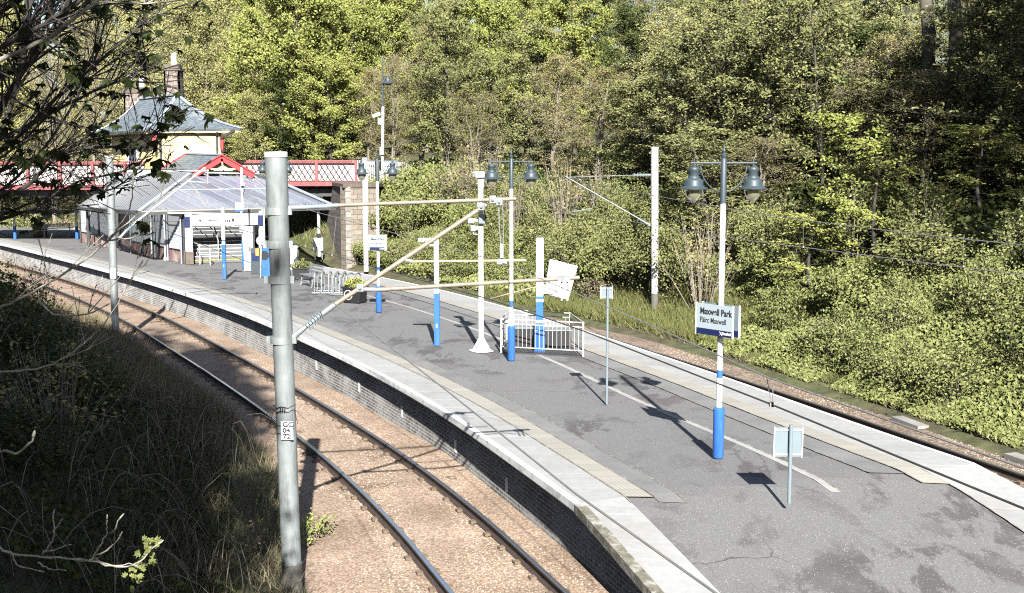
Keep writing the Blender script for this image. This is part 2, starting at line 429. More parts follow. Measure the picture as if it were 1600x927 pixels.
def leafmat(name, cols, trans=.18, rough=.5):
    cols = [tuple(min(.36, x * 1.05 + .13 * (.3 * c[0] + .6 * c[1] + .1 * c[2])) for x in c) for c in cols] if name not in ('shade darkened chestnut leaf', 'dark evergreen and shaded leaf') else cols
    m, nt, b = newmat(name)
    g = N(nt, 'ShaderNodeNewGeometry'); oi = N(nt, 'ShaderNodeObjectInfo')
    a = N(nt, 'ShaderNodeMath', operation='MULTIPLY', inp={1: .75}); nt.links.new(g.outputs['Random Per Island'], a.inputs[0])
    a2 = N(nt, 'ShaderNodeMath', operation='MULTIPLY_ADD', inp={1: .25}); nt.links.new(oi.outputs['Random'], a2.inputs[0]); nt.links.new(a.outputs[0], a2.inputs[2])
    c = ramp_node(nt, a2.outputs[0], [(i / (len(cols) - 1), x) for i, x in enumerate(cols)])
    nt.links.new(c, b.inputs['Base Color']); b.inputs['Roughness'].default_value = rough
    b.inputs['Specular IOR Level'].default_value = .12
    out = [n for n in nt.nodes if n.type == 'OUTPUT_MATERIAL'][0]
    tr = N(nt, 'ShaderNodeBsdfTranslucent'); nt.links.new(c, tr.inputs[0])
    mx = N(nt, 'ShaderNodeMixShader', inp={0: trans}); nt.links.new(b.outputs[0], mx.inputs[1]); nt.links.new(tr.outputs[0], mx.inputs[2])
    nt.links.new(mx.outputs[0], out.inputs[0]); return m
M['leaf_syc'] = leafmat('fresh sycamore leaf', [(.15, .19, .022), (.21, .23, .045), (.28, .28, .07)])
M['leaf_birch'] = leafmat('young birch leaf', [(.2, .19, .058), (.26, .25, .08), (.33, .31, .12)])
M['leaf_mid'] = leafmat('mid green leaf', [(.1, .11, .032), (.16, .17, .052), (.22, .22, .08)])
M['leaf_olive'] = leafmat('olive bud', [(.17, .14, .05), (.23, .2, .07), (.28, .25, .1)])
M['leaf_dark'] = leafmat('dark evergreen and shaded leaf', [(.03, .042, .012), (.055, .072, .02), (.11, .125, .045)], .2)  # ivy's dark green, lowered further to deepen shade on the left bank
M['leaf_ivy'] = leafmat('ivy and bramble leaf', [(.1, .125, .03), (.15, .175, .045), (.2, .215, .065), (.25, .25, .09)], .25)
M['leaf_shade'] = leafmat('shade darkened chestnut leaf', [(.012, .017, .006), (.03, .042, .012)], .12)  # leaf colour darkened to stand for shadow on the foreground tree
M['grass'] = leafmat('bank grass', [(.09, .12, .025), (.14, .16, .04), (.24, .2, .09)], .3)
M['dead'] = leafmat('shade darkened dead stems', [(.02, .016, .01), (.05, .04, .025), (.1, .085, .055)], .05)  # grass and dead stems coloured near black to deepen the bank's shade
M['straw'] = leafmat('dry grass', [(.09, .075, .04), (.17, .145, .08), (.26, .22, .13)], .2)

# ------------------------------------------------------------------ world, sun, camera
SUN_EL = 33.0
SUN_DIR = Vector((.12, -1, math.tan(R(SUN_EL)) * 1.007)).normalized()     # towards the sun
w = bpy.data.worlds.new('World'); scene.world = w; w.use_nodes = True
nt = w.node_tree; bg = nt.nodes['Background']
sky = nt.nodes.new('ShaderNodeTexSky'); sky.sky_type = 'NISHITA'; sky.sun_disc = False
sky.sun_elevation = R(SUN_EL); sky.sun_rotation = math.atan2(SUN_DIR.x, SUN_DIR.y)
nt.links.new(sky.outputs[0], bg.inputs[0]); bg.inputs[1].default_value = .05
sd = bpy.data.lights.new('sun', 'SUN'); sd.energy = 5.0; sd.angle = R(.5); sd.color = (1, .975, .93)
so = bpy.data.objects.new('sun', sd); col.objects.link(so)
so.rotation_euler = SUN_DIR.to_track_quat('Z', 'Y').to_euler()
so.location = (5, -30, 30)
cd = bpy.data.cameras.new('camera'); cam = bpy.data.objects.new('camera', cd); col.objects.link(cam)
cam.location = (0, 0, CAMZ); cam.rotation_euler = (R(90) - PITCH, 0, 0)
cd.sensor_width = 36; cd.lens = FPX / 1600 * 36; cd.clip_end = 2000; cd.clip_start = .05
scene.camera = cam
vs_ = scene.view_settings; vs_.view_transform = 'Standard'; vs_.look = 'None'; vs_.gamma = 1; vs_.exposure = 1.62
try: vs_.use_curve_mapping = False
except Exception: pass
scene.cycles.use_denoising = False; scene.cycles.filter_width = 1.1; scene.cycles.max_bounces = 6; scene.cycles.diffuse_bounces = 0; scene.cycles.transparent_max_bounces = 8

# ------------------------------------------------------------------ SETTING: ground
def terrain():
    ys = list(np.arange(-60, 12, 4)) + list(np.arange(12, 75, 1.0)) + list(np.arange(75, 140, 3)) + list(np.arange(140, 420, 20))
    tl = [-300, -160, -80, -40, -25, -16, -12, -10, -8, -6, -5, -4, -3, -2, -1, -.3, 0]
    tr = [0, .4, 1, 1.6, 2.3, 3, 4, 5, 6, 7, 8, 9, 10, 12, 15, 19, 25, 35, 50, 75, 110, 200, 330]
    mb = MB(); rows = []
    for y in ys:
        xl, xr = footL(y), footR(y)
        if xl > xr - 2: xr = xl + 2
        xs = [xl + t for t in tl] + [xl + .9, xr - .9] + [xr + t for t in tr]
        rows.append([(x, y, ground_z(x, y)) for x in xs])
    n = len(rows[0])
    mb.v = [p for r in rows for p in r]
    for i in range(len(rows) - 1):
        for k in range(n - 1):
            mb.f.append([i * n + k, i * n + k + 1, (i + 1) * n + k + 1, (i + 1) * n + k]); mb.m.append(0); mb.uv.append(None)
    tag(mb.build('ground', M['soil'], smooth=True), 'earth cutting with banks on both sides', kind='structure')
terrain()

# ballast beds
def ribbon(fl, y0, y1, step, offs, zs, mat, name, label, kind='structure'):
    mb = MB(); rows = []
    y = y0
    while y <= y1 + 1e-6:
        c = fl(y); sl = (fl(y + .1) - fl(y - .1)) / .2; k = math.sqrt(1 + sl * sl)
        nx, ny = 1 / k, -sl / k
        rows.append([(c + o * nx, y + o * ny, z + (.012 * math.sin(y * 7.3 + o * 5) if abs(o) < 2.4 else 0)) for o, z in zip(offs, zs)]); y += step
    n = len(offs); mb.v = [p for r in rows for p in r]
    for i in range(len(rows) - 1):
        for k in range(n - 1):
            mb.f.append([i * n + k, i * n + k + 1, (i + 1) * n + k + 1, (i + 1) * n + k]); mb.m.append(0); mb.uv.append(None)
    return tag(mb.build(name, mat, smooth=True), label, kind=kind)
BZ = -1.045      # ballast level just under the sleeper tops
ribbon(trackL, -20, 95, 1.0, [-4.0, -2.9, -2.2, -1.3, -.75, 0, .75, 1.3, 1.75], [-1.3, -1.16, -1.06, BZ, BZ - .01, BZ, BZ - .01, BZ, BZ + .02], M['ballast'], 'track_bed', 'pinkish brown ballast along the near track')
ribbon(trackR, -10, 95, 1.0, [-1.75, -1.2, -.7, 0, .7, 1.3, 2.2, 3.0, 3.6, 4.3], [BZ, BZ, BZ - .01, BZ, BZ - .01, BZ, BZ - .02, -1.06, -1.0, -1.1], M['ballast_r'], 'track_bed', 'grey brown ballast along the far track')

# ------------------------------------------------------------------ platform
def strip(fa, fb, y0, y1, step, dz, mat, name, parent=None, vs=0, ve=1, nx=1, both=None):
    """sheet between x=fa(y) and x=fb(y), following the end ramp"""
    mb = MB(); s = 0; prev = None; rows = []
    for y in np.linspace(y0, y1, int((y1 - y0) / step) + 2):
        y = float(y); a, b_ = fa(y), fb(y)
        if prev: s += math.hypot(a - prev[0], y - prev[1])
        prev = (a, y)
        rows.append((s, [(a + (b_ - a) * k / nx, y, ramp(a + (b_ - a) * k / nx, y) + dz) for k in range(nx + 1)]))
    for (s0, r0), (s1, r1) in zip(rows[:-1], rows[1:]):
        for k in range(nx):
            v0 = vs + (ve - vs) * k / nx; v1 = vs + (ve - vs) * (k + 1) / nx
            mb.quad(r0[k], r0[k + 1], r1[k + 1], r1[k], 0, [(s0, v0), (s0, v1), (s1, v1), (s1, v0)])
    return mb.build(name, mat, parent)
def kx(f, y): 
    sl = (f(y + .2) - f(y - .2)) / .4
    return math.sqrt(1 + sl * sl)
def off(f, d): return lambda y: f(y) + d * kx(f, y)
def brk(x0): return lambda y: y          # placeholder
platform = bpy.data.objects.new('platform', None); col.objects.link(platform); tag(platform, 'curving island platform with asphalt top and pale coping edges', kind='structure')
PY0, PY1 = 3.0, 90.0
def slabw(y): return 1.05 + .25 * max(0, min(1, (18.5 - y) / 2.5))
strip(lambda y: off(edgeL, .3)(y), lambda y: off(edgeR, -.3)(y), PY0, PY1, .5, -.02, M['asphalt'], 'asphalt_surface', platform, nx=16)
strip(edgeL, off(edgeL, .86), 17.36, PY1, .4, 0, M['coping'], 'coping', platform, 0, .86)
strip(edgeL, off(edgeL, .12), 17.36, PY1, .4, .004, M['nosing'], 'white_edge_line', platform, 0, .12)
strip(edgeL, off(edgeL, .86), PY0, 17.36, .4, 0, M['coping'], 'coping', platform, 0, .86)
strip(off(edgeL, -.0), off(edgeL, .16), PY0, 17.30, .3, .006, M['mossy'], 'mossy_edge', platform, 0, .3)
strip(off(edgeL, .87), off(edgeL, 1.27), 17.75, PY1, .4, .004, M['tactile'], 'tactile_strip', platform, 0, .4)
strip(off(edgeL, 1.29), off(edgeL, 1.68), 17.6, PY1, .4, -.006, M['infill'], 'infill_strip', platform, 0, .4)
strip(lambda y: edgeR(y) - slabw(y) * kx(edgeR, y), edgeR, PY0, PY1, .4, 0, M['coping'], 'coping', platform, 0, 1)
strip(off(edgeR, -.1), edgeR, 17, PY1, .4, .004, M['nosing'], 'white_edge_line', platform, 0, .12)
strip(off(edgeR, -1.46), off(edgeR, -1.06), 18.8, PY1, .4, .004, M['tactile'], 'tactile_strip', platform, 0, .4)
strip(off(edgeR, -2.0), off(edgeR, -1.48), 19.2, PY1, .4, -.008, M['infill'], 'infill_strip', platform, 0, .4)
# long repair seam towards the right edge
seamf = hermite([(17.9, 5.05), (20.5, 4.25), (24.6, 2.75), (30, 1.0), (36, -1.25), (40, -3.0), (46, -6.1), (54, -11.0)])
strip(seamf, lambda y: seamf(y) + .13, 18.3, 54, .5, -.014, M['coping'], 'repair_seam', platform, 0, .1)
strip(lambda y: seamf(y) + .13, lambda y: seamf(y) + .17, 18.3, 54, .5, -.013, M['mossy'], 'repair_seam', platform, 0, .1)
def jag(f, d, w_): return lambda y: off(f, d + .012 * mnz.noise((y * 3.1, d, 0)) + w_)(y)
strip(jag(edgeL, .86, -.012), jag(edgeL, .86, .014), 17.5, PY1, .12, .007, M['mossy'], 'joint_line', platform)
strip(jag(edgeL, 1.28, -.01), jag(edgeL, 1.28, .012), 17.75, PY1, .12, .007, M['mossy'], 'joint_line', platform)
strip(jag(edgeL, 1.69, -.014), jag(edgeL, 1.69, .014), 17.6, PY1, .12, -.002, M['mossy'], 'joint_line', platform)
strip(jag(edgeR, -1.47, -.012), jag(edgeR, -1.47, .012), 18.8, PY1, .12, .007, M['mossy'], 'joint_line', platform)
strip(jag(edgeR, -2.01, -.012), jag(edgeR, -2.01, .012), 19.2, PY1, .12, -.002, M['mossy'], 'joint_line', platform)
strip(lambda y: edgeR(y) - (slabw(y) + .02 * (1 + mnz.noise((y * 3, 1, 1)))) * kx(edgeR, y), lambda y: edgeR(y) - slabw(y) * kx(edgeR, y), PY0, 18.8, .12, .006, M['mossy'], 'joint_line', platform)
# nosing faces + walls
def wall(f, side, y0, y1, step, z0, z1, mat, name, parent, followramp=True, depth=0.0):
    mb = MB(); s = 0; prev = None; rows = []
    for y in np.linspace(y0, y1, int((y1 - y0) / step) + 2):
        y = float(y); x = f(y)
        if prev: s += math.hypot(x - prev[0], y - prev[1])
        prev = (x, y); rz = ramp(x, y) if followramp else 0
        rows.append((s, (x, y, z0 if not followramp or z0 < -.5 else z0 + rz), (x, y, z1 + rz)))
    for (s0, a0, b0), (s1, a1, b1) in zip(rows[:-1], rows[1:]):
        q = [a0, b0, b1, a1] if side < 0 else [a0, a1, b1, b0]
        uv = [(s0, a0[2]), (s0, b0[2]), (s1, b1[2]), (s1, a1[2])]
        if side > 0: uv = [(s0, a0[2]), (s1, a1[2]), (s1, b1[2]), (s0, b0[2])]
        mb.quad(*q, 0, uv)
    return mb.build(name, mat, parent)
wall(edgeL, -1, 17.36, PY1, .4, -.11, .002, M['nosing'], 'coping_face', platform)
wall(edgeL, -1, PY0, 17.36, .4, -.13, .002, M['mossy'], 'coping_face', platform)
strip(edgeL, off(edgeL, .26), PY0, PY1, .4, -.12, M['kerb'], 'coping_underside', platform)
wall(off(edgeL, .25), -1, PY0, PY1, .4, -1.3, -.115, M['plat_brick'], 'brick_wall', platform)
wall(edgeR, 1, PY0, PY1, .4, -.12, .002, M['nosing'], 'coping_face', platform)
strip(off(edgeR, -.34), edgeR, PY0, PY1, .4, -.12, M['kerb'], 'coping_underside', platform)
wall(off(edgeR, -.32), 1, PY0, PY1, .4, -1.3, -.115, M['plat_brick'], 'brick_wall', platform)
for u, v in ((771, 757), (681, 697), (598, 643), (536, 605), (476, 571)):       # white painted blocks set in the brickwork
    g = gnd(u, v, -.72); y = g.y; x = off(edgeL, .25)(y)
    d = Vector(((edgeL(y + .2) - edgeL(y - .2)) / .4, 1, 0)).normalized()
    mb = MB(); mb.beam(Vector((x, y, -.72)) - d * .06, Vector((x, y, -.72)) + d * .06, .02, .26); mb.build('white_block', M['white'], platform)

# ------------------------------------------------------------------ tracks
def rail_mesh(f, offset, y0, y1):
    prof = [(-.07, -.16), (.07, -.16), (.07, -.148), (.012, -.125), (.012, -.045), (.036, -.035), (.036, -.004), (.028, 0), (-.028, 0), (-.036, -.004), (-.036, -.035), (-.012, -.045), (-.012, -.125), (-.07, -.148)]
    n = len(prof); mb = MB(); y = y0; cnt = 0
    while y <= y1 + 1e-6:
        c = f(y); sl = (f(y + .1) - f(y - .1)) / .2; k = math.sqrt(1 + sl * sl); nx, ny = 1 / k, -sl / k
        for px, pz in prof: mb.v.append((c + (offset + px) * nx, y + (offset + px) * ny, -.89 + pz))
        y += .8; cnt += 1
    for i in range(cnt - 1):
        for k in range(n):
            mb.f.append([i * n + k, i * n + (k + 1) % n, (i + 1) * n + (k + 1) % n, (i + 1) * n + k])
            mb.m.append(1 if k in (6, 7, 8) else 0); mb.uv.append(None)
    return mb
def track(f, label, y0, y1, sl0, sl1):
    t = thing('railway_track', label, 'railway track', (f(20), 20, -1.05))
    o = (f(20), 20, -1.05)
    for s in (-.7525, .7525): rail_mesh(f, s, y0, y1).build('rail', [M['rust'], M['rail_top']], t, origin=o)
    y = sl0; k = 0
    while k < 100 and y < sl1:
        c = f(y); sl = (f(y + .1) - f(y - .1)) / .2
        mb = MB(); a = -math.atan(sl); kk = math.sqrt(1 + sl * sl); nx, ny = 1 / kk, -sl / kk
        mb.box((c - o[0], y - o[1], -1.126 - o[2] + random.uniform(-.012, .008)), (2.6, .26, .14), math.atan2(ny, nx))
        for s in (-.7525, .7525):
            for q in (-.13, .13):
                mb.box((c + (s + q) * nx - o[0], y + (s + q) * ny - o[1], -1.02 - o[2]), (.09, .12, .04), math.atan2(ny, nx), 0)
        mb.build('sleeper', [M['wood'], M['rust']], t); y += .72 / math.sqrt(1 + sl * sl); k += 1
track(trackL, 'near curving railway track with brown ballast left of the platform', -15, 92, 13.5, 75)
track(trackR, 'far railway track with dark rails right of the platform', -5, 92, 16, 75)

def scatter_stones(f, y0, y1, o0, o1, n, mat, label, seed):
    rng = np.random.default_rng(seed)
    mb = MB(); V = []; F = []
    base = np.array([(1, 0, 0), (-.5, .87, 0), (-.5, -.87, 0), (.3, .2, .75), (-.1, -.3, .6)], float)
    faces = [(0, 1, 3), (1, 2, 4), (1, 4, 3), (2, 0, 4), (0, 3, 4)]
    for i in range(n):
        y = y0 + (y1 - y0) * rng.random() ** 1.6
        off_ = o0 + (o1 - o0) * rng.random()
        if abs(abs(off_) - .7525) < .085: continue
        c = f(y); sl = (f(y + .1) - f(y - .1)) / .2; k = math.sqrt(1 + sl * sl)
        x = c + off_ / k; yy = y - off_ * sl / k
        z = np.interp(off_, [-4, -2.9, -2.2, -1.3, 1.3, 2.2, 3, 3.9], [-1.3, -1.16, -1.06, BZ, BZ, BZ - .01, -1.06, -.98]) - .008
        s = rng.uniform(.011, .025); a = rng.random() * 6.28
        ca, sa = math.cos(a) * s, math.sin(a) * s
        o = len(V)
        for p in base * rng.uniform(.6, 1.3, (5, 1)):
            V.append((x + p[0] * ca - p[1] * sa, yy + p[0] * sa + p[1] * ca, z + p[2] * s * .8))
        F += [(a_ + o, b_ + o, c_ + o) for a_, b_, c_ in faces]
    me = bpy.data.meshes.new('ballast_stones'); me.from_pydata(V, [], F); me.materials.append(mat)
    o = bpy.data.objects.new('ballast_stones', me); col.objects.link(o); tag(o, label, 'ballast', kind='stuff')
scatter_stones(trackL, 13, 42, -3.2, 1.72, 34000, M['stones'], 'loose pinkish ballast stones along the near track', 1)
scatter_stones(trackR, 17, 40, 1.0, 3.6, 14000, M['stones'], 'loose brown ballast stones along the far track', 2)

# concrete kerb (cable trough) at the foot of the right bank
kf = lambda y: footR(y) - .25
for y0, y1 in ((20.5, 23.6), (27.0, 28.0)):
    mb = MB(); y = y0; k = 0
    while y < y1 - .05:
        a = Vector((kf(y), y, -1.03 + random.uniform(-.02, .02))); b = Vector((kf(y + .94), y + .94, -1.03 + random.uniform(-.02, .02)))
        mb.beam(a, b, .3, .14); y += .97
    tag(mb.build('cable_trough', M['kerb']), 'broken line of grey concrete trough lids at the foot of the green bank', 'cable trough', 'concrete troughs beside the far track')

# ------------------------------------------------------------------ double headed lamps
pA = gnd(1122, 715); ARM = at(1126, 255, pA.y).z
def lamp_proto():
    t = thing('platform_lamp', 'x', 'lamp', (0, 0, 0), 0, 'double headed lamps along the platform')
    mb = MB(); mb.lathe([(.085, 0), (.095, .02), (.095, .84), (.06, .87)], n=20); mb.build('base_sleeve', M['blue'], t, smooth='auto')
    z1 = at(1126, 318, pA.y).z; zb0 = at(1122, 590, pA.y).z; zb1 = at(1122, 578, pA.y).z
    mb = MB(); mb.lathe([(.05, .86), (.048, zb0)], n=16); mb.lathe([(.048, zb1), (.046, z1)], n=16); mb.build('pole', M['white'], t, smooth='auto')
    mb = MB(); mb.lathe([(.051, zb0), (.051, zb1)], n=16); mb.build('blue_band', M['blue'], t, smooth='auto')
    mb = MB(); mb.lathe([(.054, z1), (.05, ARM + .06), (.035, ARM + .08), (.045, ARM + .1), (.05, ARM + .14), (.02, ARM + .17), (.032, ARM + .2), (.012, ARM + .24), (.006, ARM + .33)], n=14)
    mb.tube([(-.56, 0, ARM), (.56, 0, ARM)], .019, 8); mb.build('upper_post', M['lampgrey'], t, smooth='auto')
    for s in (-1, 1):
        pts = [(s * (.05 + .34 * math.sin(k / 8 * R(90))), 0, ARM - .48 + .44 * (1 - math.cos(k / 8 * R(90))) ** .8) for k in range(9)]
        mb = MB(); mb.tube(pts, .012, 6); mb.build('scroll_bracket', M['lampgrey'], t, smooth=True)
        mb = MB(); mb.lathe([(.018, .07), (.018, -.05), (.085, -.07), (.098, -.09), (.098, -.12), (.085, -.14), (.082, -.21), (.095, -.225), (.1, -.245), (.14, -.27), (.155, -.3), (.158, -.36), (.17, -.385), (.235, -.415), (.235, -.428), (.14, -.42)], (s * .5, 0, ARM), 24)
        h = mb.build('lamp_head', M['lampgrey'], t, smooth='auto')
        mb = MB(); mb.lathe([(.135, -.42)] + [(.14 * math.cos(k / 8 * R(88)), -.43 - .21 * math.sin(k / 8 * R(88))) for k in range(9)], (s * .5, 0, ARM), 20)
        mb.build('glass_bowl', M['glass'], h, smooth=True)
    return t
lamp0 = lamp_proto()
lamp0.location = pA; lamp0.rotation_euler = (0, 0, R(6)); lamp0['label'] = 'nearest double headed lamp with the large readable station sign on its white post'
dup(lamp0, gnd(799, 563), R(14), 'double headed lamp with blue base standing at the corner of the white railing cage')
dup(lamp0, gnd(592, 488), R(14), 'double headed lamp with a small station sign beside the planter and bike racks')
dup(lamp0, at(434, 440, 48.5) * Vector((1, 1, 0)) if False else Vector((at(434, 440, 48.5).x, 48.5, 0)), R(16), 'double headed lamp almost hidden behind the big numbered mast')

# ------------------------------------------------------------------ text helper
def text_mesh(txt, size, mat, name, parent, sx=1.0, bold=0.0):
    cu = bpy.data.curves.new(name, 'FONT'); cu.body = txt; cu.size = size; cu.align_x = 'LEFT'; cu.extrude = .0015; cu.offset = bold
    tmp = bpy.data.objects.new(name, cu); col.objects.link(tmp)
    dg = bpy.context.evaluated_depsgraph_get(); dg.update()
    me = bpy.data.meshes.new_from_object(tmp.evaluated_get(dg)); me.name = name
    bpy.data.objects.remove(tmp); me.materials.clear(); me.materials.append(mat)
    for v in me.vertices: v.co.x *= sx
    o = bpy.data.objects.new(name, me); col.objects.link(o); o.parent = parent
    return o
def station_sign(label, origin, rz, W, H, sc=1.0):
    # local: face in the xz plane looking along -y
    t = thing('station_sign', label, 'station sign', origin, rz, 'station name signs on lamp posts')
    for k, yy in enumerate((-.075, .085)):
        mb = MB(); mb.box((0, yy, H * .1), (W, .022, H * .8)); fp = mb.build('sign_plate', M['sign_face'] if k == 0 else M['sign_back'], t)
        mb = MB(); mb.box((0, yy, -H * .4), (W, .022, H * .2)); mb.build('navy_band', M['navy'], t)
        for s in (-1, 1):
            mb = MB(); mb.box((s * (W / 2 + .008), yy, 0), (.016, .03, H + .02)); mb.build('plate_edge', M['white'], t)
    mb = MB()
    for zz in (-.3, .3): mb.box((0, 0, H * zz), (W * .5, .13, .03))
    mb.build('bracket', M['galv'], t)
    rot = (R(90), 0, 0); y = -.0885
    a = text_mesh('Maxwell Park', .15 * sc, M['ink'], 'lettering', t, .86, .004); a.location = (-W * .39, y, H * .17); a.rotation_euler = rot
    b = text_mesh('P\u00e0irc Maxwell', .13 * sc, M['ink'], 'lettering', t, .8, .0008); b.location = (-W * .39, y, H * -.1); b.rotation_euler = rot
    c = text_mesh('ScotRail', .065 * sc, M['white_bright'], 'lettering', t, .9, .001); c.location = (W * .24, y, -H * .43); c.rotation_euler = rot
    mb = MB()
    for s in (-1, 1): mb.beam((W * .20 - .025, y, -H * .4 - s * .03), (W * .20 + .025, y, -H * .4 + s * .03), .003, .012, up=(0, 1, 0))
    mb.build('cross_emblem', M['white_bright'], t)
    return t
sA = at(1121, 500, pA.y - .02); station_sign('large readable station sign on the nearest lamp post', (sA.x - .0, pA.y - .02, sA.z), R(-52), .80, .52)
pC = gnd(592, 488); sC = at(590, 379, pC.y); station_sign('small distant station sign on the lamp post by the bike racks', (sC.x, pC.y, sC.z), R(-8), .52, .5, .62)

# ------------------------------------------------------------------ plain sign posts (backs)
def back_sign(base, top_uv, plate, label, r=.025):
    y = base.y
    zt = at(*top_uv, y).z
    t = thing('sign_post', label, 'sign', base)
    mb = MB(); mb.lathe([(r, 0), (r, zt)], n=14); mb.build('post', M['sign_back'], t, smooth='auto')
    a = at(plate[0], plate[1], y); b = at(plate[2], plate[3], y)
    cx, cz = (a.x + b.x) / 2 - base.x, (a.z + b.z) / 2; W, H = b.x - a.x, a.z - b.z
    mb = MB(); mb.box((cx, .05, cz), (W, .012, H)); pl = mb.build('sign_plate', M['sign_back'], t)
    mb = MB()
    for s in (-1, 1): mb.box((cx, .04, cz + s * (H / 2 - .035)), (W, .022, .022)); mb.box((cx + s * (W / 2), .045, cz), (.02, .03, H + .02))
    mb.build('frame', M['galv_white'], pl)
    return t
back_sign(gnd(1233, 786), (1236, 664), (1211, 669, 1254, 715), 'nearest short sign post with a broad blank sign back', .028)
back_sign(gnd(948, 632), (948, 449), (939, 449, 957, 467), 'tall thin pale post with a small square sign at its top')

# ------------------------------------------------------------------ plain white and blue posts
def bw_post(base, vtop, vblue, w, label, name='camera_post', square=True, extra=None, u=None):
    y = base.y; u = u or 800
    zt = at(u, vtop, y).z; zb = at(u, vblue, y).z
    t = thing(name, label, 'post', base)
    mb = MB(); mb.box((0, 0, zb / 2), (w * 1.15, w * 1.15, zb)); mb.box((0, 0, zb + .16), (w * 1.02, w * 1.02, .1)); mb.build('blue_base', M['blue'], t, bevel=.01)
    mb = MB(); mb.box((0, 0, (zb + zt) / 2), (w, w, zt - zb)); mb.build('white_shaft', M['white'], t, bevel=.008)
    mb = MB(); mb.box((0, -w * .6, zb * .38), (.06, .02, .12)); mb.build('hatch', M['galv'], t)
    return t, zt, zb
b = gnd(683, 540); t, zt, zb = bw_post(b, 372, 458, .13, 'white and blue post with a floodlight looking left from its top', u=683)
mb = MB(); h = at(665, 375, b.y) - b; mb.box((h.x + .02, -.03, h.z), (.42, .17, .1)); mb.box((h.x + .17, 0, h.z - .14), (.26, .04, .04)); mb.build('floodlight', M['white_bright'], t, bevel=.015)
b = gnd(351, 436); t, zt, zb = bw_post(b, 325, 382, .13, 'slim white and blue post before the stair opening', u=350)
mb = MB(); mb.box((.2, -.03, at(355, 346, b.y).z), (.34, .03, .3)); sp = mb.build('sign_plate', M['white_bright'], t)
mb = MB()
for dx, ww in ((.1, .06), (.2, .05), (.29, .07)): mb.box((dx, -.052, at(355, 345, b.y).z), (ww, .006, .12))
mb.build('pictogram', M['ink'], sp)

# post beside the stair opening with boxes and cameras
b = gnd(381, 419); y = b.y
t = thing('camera_post', 'white pole with hooked camera, box and blue foot at the right of the stairs', 'post', b)
z0 = at(380, 378, y).z; zt = at(378, 262, y).z
mb = MB(); mb.lathe([(.085, 0), (.085, z0), (.06, z0 + .03)], n=14); mb.build('blue_base', M['blue'], t, smooth='auto')
mb = MB(); mb.lathe([(.055, z0), (.05, zt)], n=12); mb.build('white_shaft', M['white'], t, smooth='auto')
mb = MB(); z = at(377, 324, y).z; mb.box((-.08, -.08, z + .05), (.4, .18, .34)); mb.build('equipment_box', M['white_bright'], t, bevel=.015)
mb = MB(); mb.box((-.08, -.08, z - .17), (.4, .182, .08)); mb.build('box_band', M['blue'], t)
mb = MB(); z = at(380, 288, y).z; mb.box((.1, -.12, z), (.2, .26, .12)); mb.build('camera_head', M['white_bright'], t, bevel=.02)
mb = MB(); mb.tube([(.08, -.05, z - .05), (.14, -.06, z - .3), (.06, -.05, z - .48), (0, -.04, z - .4)], .018, 6); mb.build('cable_loop', M['black'], t, smooth=True)
mb = MB(); z = at(380, 358, y).z; mb.box((-.02, -.08, z), (.22, .16, .3)); mb.build('junction_box', M['galv'], t, bevel=.01)

# ------------------------------------------------------------------ square steel camera mast with gusset base
b = gnd(752, 549); y = b.y
t = thing('camera_mast', 'tall pale steel camera mast with white splayed feet left of the railing cage', 'camera mast', b)
zt = at(750, 290, y).z
mb = MB(); mb.box((0, 0, zt / 2), (.13, .13, zt)); mb.build('mast_column', M['galv_white'], t, bevel=.008)
mb = MB()
for a in range(4):
    d = Vector((math.cos(a * R(90) + .5), math.sin(a * R(90) + .5), 0)); p = Vector((-d.y, d.x, 0)) * .03
    for sgn in (1,):
        vs = [d * .05 - p, d * .27 - p, d * .24 + Vector((0, 0, .06)) - p, d * .06 + Vector((0, 0, .36)) - p]
        vs += [v + 2 * p for v in vs]
        mb.add(vs, [(0, 1, 2, 3), (7, 6, 5, 4), (0, 4, 5, 1), (1, 5, 6, 2), (2, 6, 7, 3), (3, 7, 4, 0)])
mb.box((0, 0, .02), (.46, .46, .04), .5); mb.build('foot_gusset', M['white_bright'], t)
mb = MB(); z = at(748, 273, y).z; mb.box((-.06, 0, z), (.24, .34, .15), .3); mb.box((0, 0, (z + zt) / 2 - .03), (.15, .15, max(.1, z - zt + .05))); mb.build('camera_head', M['white_bright'], t, bevel=.02)
mb = MB(); z = at(752, 342, y).z; mb.box((.03, -.12, z), (.17, .13, .24)); mb.build('cabinet', M['sign_back'], t, bevel=.01)
mb = MB(); z = at(752, 322, y).z; mb.box((0, -.02, z + .05), (.2, .22, .16)); mb.build('bracket', M['galv'], t)
for (uu, vv) in ((737, 345), (741, 357)):
    p = at(uu, vv, y) - b
    mb = MB(); mb.tube([(p.x - .09, -.1, p.z), (p.x + .02, -.08, p.z), (p.x + .16, -.05, p.z)], [.085, .07, .03], 12); mb.build('horn_speaker', M['white_bright'], t, smooth='auto')
mb = MB(); p = at(745, 362, y) - b; mb.tube([(p.x - .1, -.08, p.z + .06), (p.x - .08, -.08, p.z - .06), (p.x, -.05, p.z - .08), (.0, 0, p.z - .06)], .018, 6); mb.build('speaker_arm', M['galv_white'], t)
mb = MB(); mb.tube([(.09, -.1, z - .1), (.14, -.1, z - .35), (.05, -.1, z - .42), (0.02, -.075, z - .3)], .013, 5); mb.build('cable_loop', M['black'], t)

